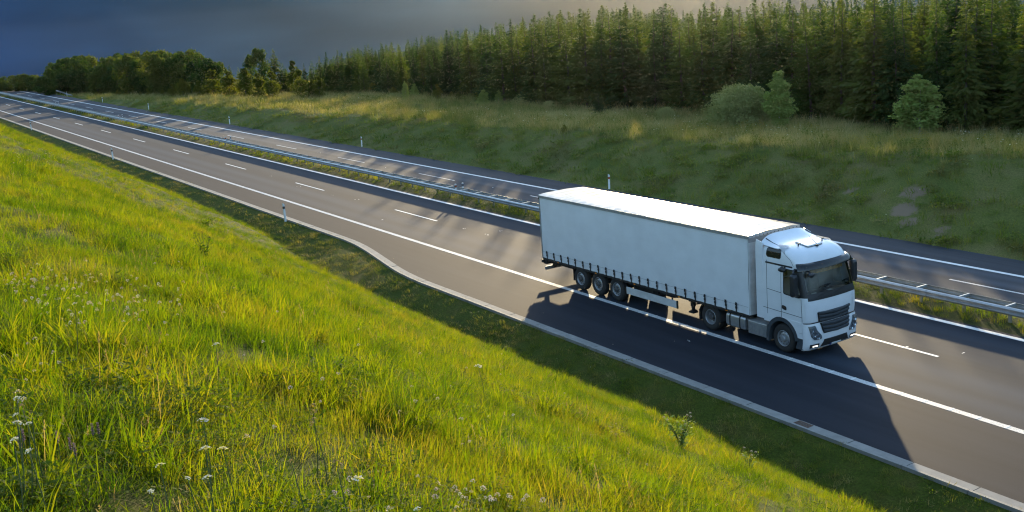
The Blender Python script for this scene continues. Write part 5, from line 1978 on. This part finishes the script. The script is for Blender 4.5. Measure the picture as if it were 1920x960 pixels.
def left_wood():
    prof = [(0, 150), (60, 150), (82, 120), (110, 117), (150, 104), (188, 117), (215, 100), (245, 93), (290, 95), (330, 94), (370, 99), (400, 110), (415, 122), (470, 126)]
    top = lambda u: float(np.interp(u, [p[0] for p in prof], [p[1] for p in prof]))
    k = 0
    for r_, (vb, lowr) in enumerate([(178, (6, 26)), (176.5, (2, 18)), (174.5, (-5, 8))]):
        u = 92+r_*7
        while u < 415:
            q, _ = at(u, vb)
            z = float(terrain(q[0], q[1]))
            h = height_to(q[0], q[1], z, lambda uu: top(uu)+random.uniform(*lowr))
            tree('broadleaf_tree', (q[0], q[1], z-0.2), max(3, h), random.uniform(0.7, 1.3), random.uniform(0, 6.3), leafy['oak'][k % 5], 'rounded broadleaf tree, %s of the wood, %s' % (ROWN[r_], WZ[int(np.searchsorted([180, 290], u))]), 'tree', 'broadleaf trees in the %s %s' % (ROWN[r_], WZ[int(np.searchsorted([180, 290], u))]), 0.02)
            k += 1
            u += random.uniform(15, 24)
    for u, vb, vt, w in ((4, 171, 147, 1.5), (18, 171, 143, 1.4), (32, 171, 141, 1.5), (46, 171, 139, 1.3), (60, 171, 143, 1.5), (75, 173, 148, 1.5), (12, 170, 146, 1.6), (40, 170, 146, 1.6), (68, 170, 141, 1.5)):
        place('broadleaf_tree', leafy['oak'][k % 5], u, vb, vt, w, 'low rounded tree at the far left behind the crest of the road', 'tree', 'low trees at the far left'); k += 1
    place('willow_bush', leafy['oak'][1], 88, 178.5, 143, 1.5, 'olive round bush at the roadside in front of the left wood', 'bush')
    # yellow-green edge trees between the wood and the spruces
    lst = [(345, 183, 147, 1.2), (375, 182, 150, 1.0), (402, 183, 131, 1.1), (432, 183, 134, 1.2), (462, 184, 128, 1.1), (325, 183, 156, 1.2), (512, 186, 134, 1.0), (487, 186, 137, 1.1)]
    for i, (u, vb, vt, w) in enumerate(lst):
        place('sapling', leafy['yellow'][i % 4], u, vb, vt, w, 'yellow-green young broadleaf tree at the meadow edge before the left wood', 'tree', 'yellow-green young trees at the meadow edge')
    place('pine_tree', leafy['oak'][2], 492, 177, 92, 0.62, 'tall sunlit pine with a rounded top above the young trees', 'tree')
    place('spruce_tree', con[4], 521, 177, 90, 1.5, 'tall pointed spruce beside the round-topped pine, standing above the young trees', 'tree')
    place('pine_tree', leafy['oak'][0], 473, 177, 104, 0.5, 'slim smaller pine left of the tall sunlit pine', 'tree')
    place('sapling', leafy['yellow'][1], 555, 178, 114, 0.75, 'slender yellow-green tree between the tall spruce and the forest', 'tree')
    place('sapling', leafy['yellow'][2], 566, 186, 131, 0.95, 'conical yellow-green tree in front of the mixed wood', 'tree')
    place('sapling', leafy['yellow'][3], 600, 186, 142, 1.1, 'pale green leaning young tree at the left end of the spruce forest', 'tree')
    place('sapling', leafy['yellow'][0], 588, 186, 149, 0.9, 'short pale green young tree left of the leaning one', 'tree')
    for i, (u, vt) in enumerate([(436, 120), (452, 124), (540, 128), (575, 118), (590, 112), (605, 104), (618, 96), (632, 104), (648, 98), (664, 94), (535, 116), (560, 124), (626, 110), (655, 104), (640, 92), (672, 92), (680, 88)]):
        if i % 3 == 1:
            place('larch_tree', con[[2, 5, 7][i % 3]], u, 176, vt, 1.4, 'sunlit pale conifer at the left end of the spruce forest', 'tree', 'sunlit conifers at the left forest end')
        else:
            place('spruce_tree', con[i % 2], u, 175.5, vt, 1.3, 'dark small spruce at the left end of the forest', 'tree', 'small spruces at the left forest end')
    # bushes along the sunlit meadow edge
    for i, (u, vb, vt, w) in enumerate([(183, 180.5, 172, 1.5), (222, 181, 168, 1.5), (237, 181, 170, 1.6), (250, 181, 173, 1.6), (264, 181, 171, 1.0), (279, 181, 169, 1.3), (293, 181, 172, 1.0), (306, 181, 166, 1.0)]):
        place('bush', leafy['yellow'][i % 4], u, vb, vt, w, 'small yellow-green bush at the sunlit edge of the left meadow', 'bush', 'small bushes at the left meadow edge')


left_wood()


def undergrowth():
    for i in range(34):
        u = 700+36.5*i+random.uniform(-12, 12)
        vb = float(np.interp(u, [640, 900, 1100, 1280, 1500, 1900], [174, 188, 197, 207, 223, 244]))+random.uniform(-1, 4)
        zone = ZONES[int(np.searchsorted([700, 900, 1100, 1320, 1520, 1680, 1790], u))]
        place('bush', random.choice(leafy['yellow']+leafy['birch']), u, vb, vb-random.uniform(10, 30), random.uniform(1.0, 1.9), 'low bush at the foot of the conifers, %s' % zone, 'bush', 'low bushes at the forest foot '+zone)


undergrowth()
# single shrubs and trees on the meadow
place('willow_bush', leafy['willow'][0], 1386, 238, 160, 1.05, 'large rounded grey-green willow bush left of the slim birch', 'bush')
place('birch_tree', leafy['birch'][0], 1461, 240, 134, 1.25, 'slim young birch with a pale stem right of the willow bush', 'tree')
place('birch_tree', leafy['birch'][1], 1724, 254, 141, 1.75, 'broad leafy young birch standing alone before the dark forest on the right', 'tree')
place('spruce_tree', con[0], 1856, 242, 200, 1.9, 'small bluish spruce at the forest foot right of the lone birch', 'tree')
place('bush', leafy['yellow'][2], 1813, 248, 218, 1.0, 'bright yellow-green small bush right of the lone birch', 'bush')
place('bush', leafy['yellow'][0], 1905, 246, 206, 1.3, 'dark green bush at the right border below the forest', 'bush')
place('spruce_tree', con[1], 1124, 219, 172, 2.3, 'small dark spruce standing in the tall grass at the middle of the meadow', 'tree')
place('bush', leafy['birch'][2], 1157, 205, 172, 1.2, 'pale loose bush right of the small dark meadow spruce', 'bush')
for i, (u, vb, vt, w, nm, ms, lb) in enumerate([
        (908, 202, 168, 1.7, 'bush', leafy['birch'][0], 'dark green pointed bush at the meadow edge, largest left of the sun glow'),
        (936, 196, 168, 1.2, 'bush', leafy['birch'][1], 'grey-green slim bush right of the largest dark bush'),
        (965, 194, 170, 1.5, 'bush', leafy['birch'][2], 'pale bush second to the right of the largest dark bush'),
        (981, 196, 176, 1.6, 'bush', leafy['willow'][2], 'low spreading bush below the pale bush at the meadow edge'),
        (1030, 203, 188, 1.2, 'bush', leafy['willow'][0], 'low olive bush midway between the dark bush and the small spruce'),
        (1005, 200, 186, 1.0, 'bush', leafy['yellow'][1], 'small round bush left of the low olive bush'),
        (762, 190, 152, 0.8, 'bush', leafy['birch'][1], 'thin upright young tree before the left part of the spruce forest'),
        (860, 188, 172, 1.5, 'bush', leafy['yellow'][3], 'small green bush left of the largest dark meadow bush'),
        (740, 186, 173, 1.5, 'bush', leafy['willow'][2], 'low dark bush beside the thin upright young tree'),
        (690, 188, 178, 1.5, 'bush', leafy['yellow'][0], 'low dark green bush on the pale meadow below the left forest end'),
        (648, 186, 176, 1.6, 'bush', leafy['yellow'][2], 'low green bush at the left forest foot'),
        (1248, 222, 200, 1.2, 'bush', leafy['willow'][1], 'low reddish-brown bush left of the large willow bush'),
        (1058, 246, 238, 1.8, 'bush', leafy['yellow'][1], 'small dark clump on the bank rim above the trailer'),
        (803, 221, 211, 1.0, 'bush', leafy['birch'][0], 'tiny thistle-like clump on the pale meadow rim')]):
    place(nm, ms, u, vb, vt, w, lb, 'bush')
#PART4

# ------------------------------------------------------------------ flowers and weeds one can tell apart
HEADM = arr_mesh('flower_head_mesh', *flower_disc(0.05, 51, 0.45), PETAL)
SEEDM = arr_mesh('seed_head_mesh', *flower_disc(0.045, 52, 1.3), DRY)


def carrot(u, v, px, label, seed=False, lift=0.50):
    q, t = at(u, v, lift)
    gx_, gy_ = q[0]+random.uniform(-.06, .06), q[1]+random.uniform(-.06, .06)
    gz = float(terrain(gx_, gy_))
    f = empty('wild_carrot', (gx_, gy_, gz), label, 'flower', 'wild carrot heads in the near grass')
    L = np.array([q[0]-gx_, q[1]-gy_, q[2]-gz])
    mb = MB(); mb.tube([(0, 0, -0.03), tuple(L*0.5+np.array([.01, .01, 0])), tuple(L*0.97)], [0.0035, 0.003, 0.0025], 5)
    mb.build('stem', STEM, f, loc=(0, 0, 0)).location = (0, 0, 0)
    h = bpy.data.objects.new('flower_head', SEEDM if seed else HEADM); COL.objects.link(h); h.parent = f
    h.location = tuple(L)
    s = px*1.15*t/F_PX/0.10
    h.scale = (s, s, s)
    h.rotation_euler = (random.gauss(0.1, .25), random.gauss(0, .25), random.uniform(0, 6.3))
    return f


for u, v, px, lb, sd in [
        (381, 789, 17, 'white flat flower head above the pair of white heads near the bottom', False),
        (385, 842, 19, 'white umbrella flower, left one of the close pair in the foreground grass', False),
        (418, 842, 16, 'white umbrella flower, right one of the close pair in the foreground grass', False),
        (300, 873, 15, 'round white flower head standing alone below the close pair', False),
        (389, 896, 16, 'thin white flower head seen edge-on under the close pair', False),
        (669, 900, 25, 'largest white flower head, flat and tilted, at the bottom of the slope', False),
        (283, 921, 10, 'small white flower near the bottom border below the lone round head', False),
        (352, 897, 10, 'narrow white flower turned sideways left of the edge-on head', False),
        (632, 874, 18, 'dry curled brown seed head beside the largest white flower', True),
        (587, 771, 20, 'big fluffy tan seed head, highest of the dry heads', True),
        (590, 795, 18, 'paired tan seed heads just under the big fluffy one', True),
        (547, 867, 10, 'small ring-shaped dry seed head in the dark grass hollow', True),
        (41, 764, 10, 'tan round seed head, topmost of the flower cluster at the left border', True),
        (60, 776, 9, 'curled pale seed head right of the topmost one in the left cluster', True),
        (30, 778, 11, 'white flower head leaning left in the left border cluster', False),
        (34, 794, 15, 'broad white flower head in the middle of the left border cluster', False),
        (53, 795, 11, 'small bright white head right of the broad head in the left cluster', False),
        (54, 846, 14, 'low white flower head at the foot of the left border cluster', False),
        (26, 825, 12, 'ragged white flower head beside the purple spikes', False),
        (32, 747, 11, 'thin white flower seen edge-on above the left border cluster', False),
        (405, 646, 12, 'small flat white flower in the dark weedy patch uphill', False),
        (140, 570, 9, 'white flower head at the upper border of the weedy patch', False),
        (783, 955, 14, 'white flower head cut by the bottom border in the middle', False),
        (897, 688, 16, 'white torn flower patch high on the sunlit slope near the ditch', False)]:
    carrot(u, v, px, lb, sd)


def vetch(u, v, label):
    q, t = at(u, v, 0.25)
    gz = float(terrain(q[0], q[1]))
    f = empty('vetch_flower', (q[0], q[1], gz), label, 'flower', 'purple vetch spikes')
    mb = MB(); mb.tube([(0, 0, -0.02), (0.01, 0, q[2]-gz)], 0.003, 5)
    mb.build('stem', STEM, f, loc=(0, 0, 0)).location = (0, 0, 0)
    mb = MB()
    for k in range(22):
        a = k*2.4; z = q[2]-gz-0.04+0.07*k/22; r_ = 0.007*(1-0.6*k/22)
        c = (0.01+r_*math.cos(a), r_*math.sin(a), z)
        mb.add([(c[0]+0.006*math.cos(a+b), c[1]+0.006*math.sin(a+b), c[2]+0.004*math.cos(2*b)) for b in (0, 1.8, 3.6, 5)], [(0, 1, 2, 3)])
    mb.build('flower_spike', VIOLET, f, loc=(0, 0, 0)).location = (0, 0, 0)


VIOLET = leaf_mat('violet_petals', [(0.13, 0.085, 0.20), (0.18, 0.12, 0.26)], 0.4, 1.0, tcol=1.2)
for u, v, lb in [(35, 825, 'taller purple flower spike under the white left cluster'), (42, 812, 'shorter purple flower spike beside the taller one'), (106, 815, 'single faint purple spike right of the left cluster'),
                 (130, 828, 'bright purple spike in low weeds, lowest but one'), (139, 838, 'small purple spike just below the bright one'), (172, 801, 'pale purple spike, left of two high ones'), (183, 799, 'pale purple spike, right of two high ones')]:
    vetch(u, v, lb)


def clover_field():
    P = []
    def cluster(n, u0, u1, v0, v1, lift):
        for _ in range(n):
            u, v = random.gauss((u0+u1)/2, (u1-u0)/4), random.gauss((v0+v1)/2, (v1-v0)/4)
            if u < -20 or v > 975: continue
            q, t = at(u, v, lift*random.uniform(0.8, 1.15))
            P.append(q)
    cluster(110, 0, 420, 505, 620, 0.22); cluster(45, -20, 200, 500, 560, 0.22); cluster(26, 820, 1000, 900, 960, 0.25); cluster(12, 0, 120, 610, 760, 0.2)
    cluster(60, 0, 170, 275, 310, 0.25); cluster(5, 600, 760, 880, 960, 0.25); cluster(60, 500, 1300, 500, 940, 0.22)
    n = len(P)
    hd = arr_mesh('clover_mesh', *flower_disc(0.016, 61, 1.0), CLOVER)
    s = rng.uniform(0.7, 1.3, n)
    scatter('clover_flowers', [hd], P, np.stack([rng.normal(0, .3, n), rng.normal(0, .3, n), rng.uniform(0, 6, n)], 1), np.stack([s, s, s], 1), np.zeros(n, int), 'pinkish white clover heads in the weedy grass', 'flowers')
    Y = []
    for _ in range(70):
        u, v = random.uniform(560, 1250), random.uniform(560, 940)
        q, t = at(u, v, 0.2)
        if q[1] < -9: Y.append(q)
    n = len(Y); s = rng.uniform(0.5, 1.0, n)
    scatter('yellow_flowers', [arr_mesh('yellow_mesh', *flower_disc(0.014, 63, 0.5), YEL)], Y, np.zeros((n, 3)), np.stack([s, s, s], 1), np.zeros(n, int), 'tiny yellow flowers dotted in the sunlit grass', 'flowers')


YEL = leaf_mat('yellow_petals', [(0.55, 0.40, 0.02), (0.65, 0.50, 0.03)], 0.35, 1.0, tcol=1.1)
clover_field()


def weed_plant(name, u, v, height, rad, n, leaf, label, mat, heads=0, hmat=None, seed=1):
    """branched weed: stems, leaves along them, dark or pale heads at the tips"""
    q, t = at(u, v)
    g = np.random.default_rng(seed)
    z = float(terrain(q[0], q[1]))
    f = empty(name, (q[0], q[1], z), label, 'plant')
    st, C, tips = MB(), [], []
    for k in range(n):
        a = g.uniform(0, 2*PI); l = rad*g.uniform(0.3, 1.0)
        top = np.array([l*math.cos(a), l*math.sin(a), height*g.uniform(0.6, 1.0)])
        mid = top*np.array([0.35, 0.35, 0.55])
        st.tube([(0, 0, -0.05), tuple(mid), tuple(top)], [0.006, 0.005, 0.003], 5)
        tips.append(top)
        for s_ in np.linspace(0.15, 1, 12):
            p_ = mid*s_*2 if s_ < 0.5 else mid+(top-mid)*(s_-0.5)*2
            C.append(p_+g.normal(0, leaf*0.6, 3))
    st.build('stem', STEM, f, loc=(0, 0, 0)).location = (0, 0, 0)
    V, Fs = tri_cloud(np.array(C), leaf, g, 0.5, 1.8)
    o = bpy.data.objects.new('foliage', arr_mesh('foliage', V, Fs, mat)); COL.objects.link(o); o.parent = f
    for k in range(heads):
        h = bpy.data.objects.new('flower_head', hmat); COL.objects.link(h); h.parent = f; h.location = tuple(tips[k % len(tips)]+np.array([0, 0, 0.02])); h.scale = (0.5, 0.5, 0.6)
    return f


THISTLEM = arr_mesh('thistle_head_mesh', *flower_disc(0.05, 71, 1.4), plain('dark_seed_heads', (0.02, 0.016, 0.014), 0.9, var=0.3))
PALEM = arr_mesh('pale_head_mesh', *flower_disc(0.045, 72, 0.8), leaf_mat('pale_pink_heads', [(0.45, 0.36, 0.32), (0.62, 0.55, 0.50)], 0.3, 1.0, tcol=1.1))
weed_plant('thistle', 388, 493, 0.62, 0.26, 7, 0.07, 'tall dark-headed thistle rising from the sunlit slope below the leafy shrub', WEED, 7, THISTLEM, 5)
weed_plant('leafy_shrub', 385, 425, 0.40, 0.75, 26, 0.10, 'low dark-leaved shrub on the sunlit slope above the thistle', WEED, 0, None, 6)
weed_plant('flowering_weed', 1277, 842, 0.62, 0.30, 20, 0.07, 'bushy weed with pale pink heads at the shadow border by the ditch', BIRCHLEAF, 9, PALEM, 7)
weed_plant('flowering_weed', 1405, 884, 0.42, 0.14, 7, 0.05, 'thin weed with pale tips at the shadow border nearer the bottom', BIRCHLEAF, 5, PALEM, 8)

# ------------------------------------------------------------------ hazy evening air


def haze():
    m, nt, out = new_mat('haze_air')
    v = nd(nt, 'ShaderNodeVolumePrincipled', {'Color': (0.95, 0.93, 0.88, 1), 'Density': 0.000022, 'Anisotropy': 0.9})
    nt.links.new(v.outputs[0], out.inputs['Volume'])
    mb = MB(); mb.box(-436, 436, -436, 436, -45, 17.5)
    tag(mb.build('haze', m), kind='stuff')


haze()
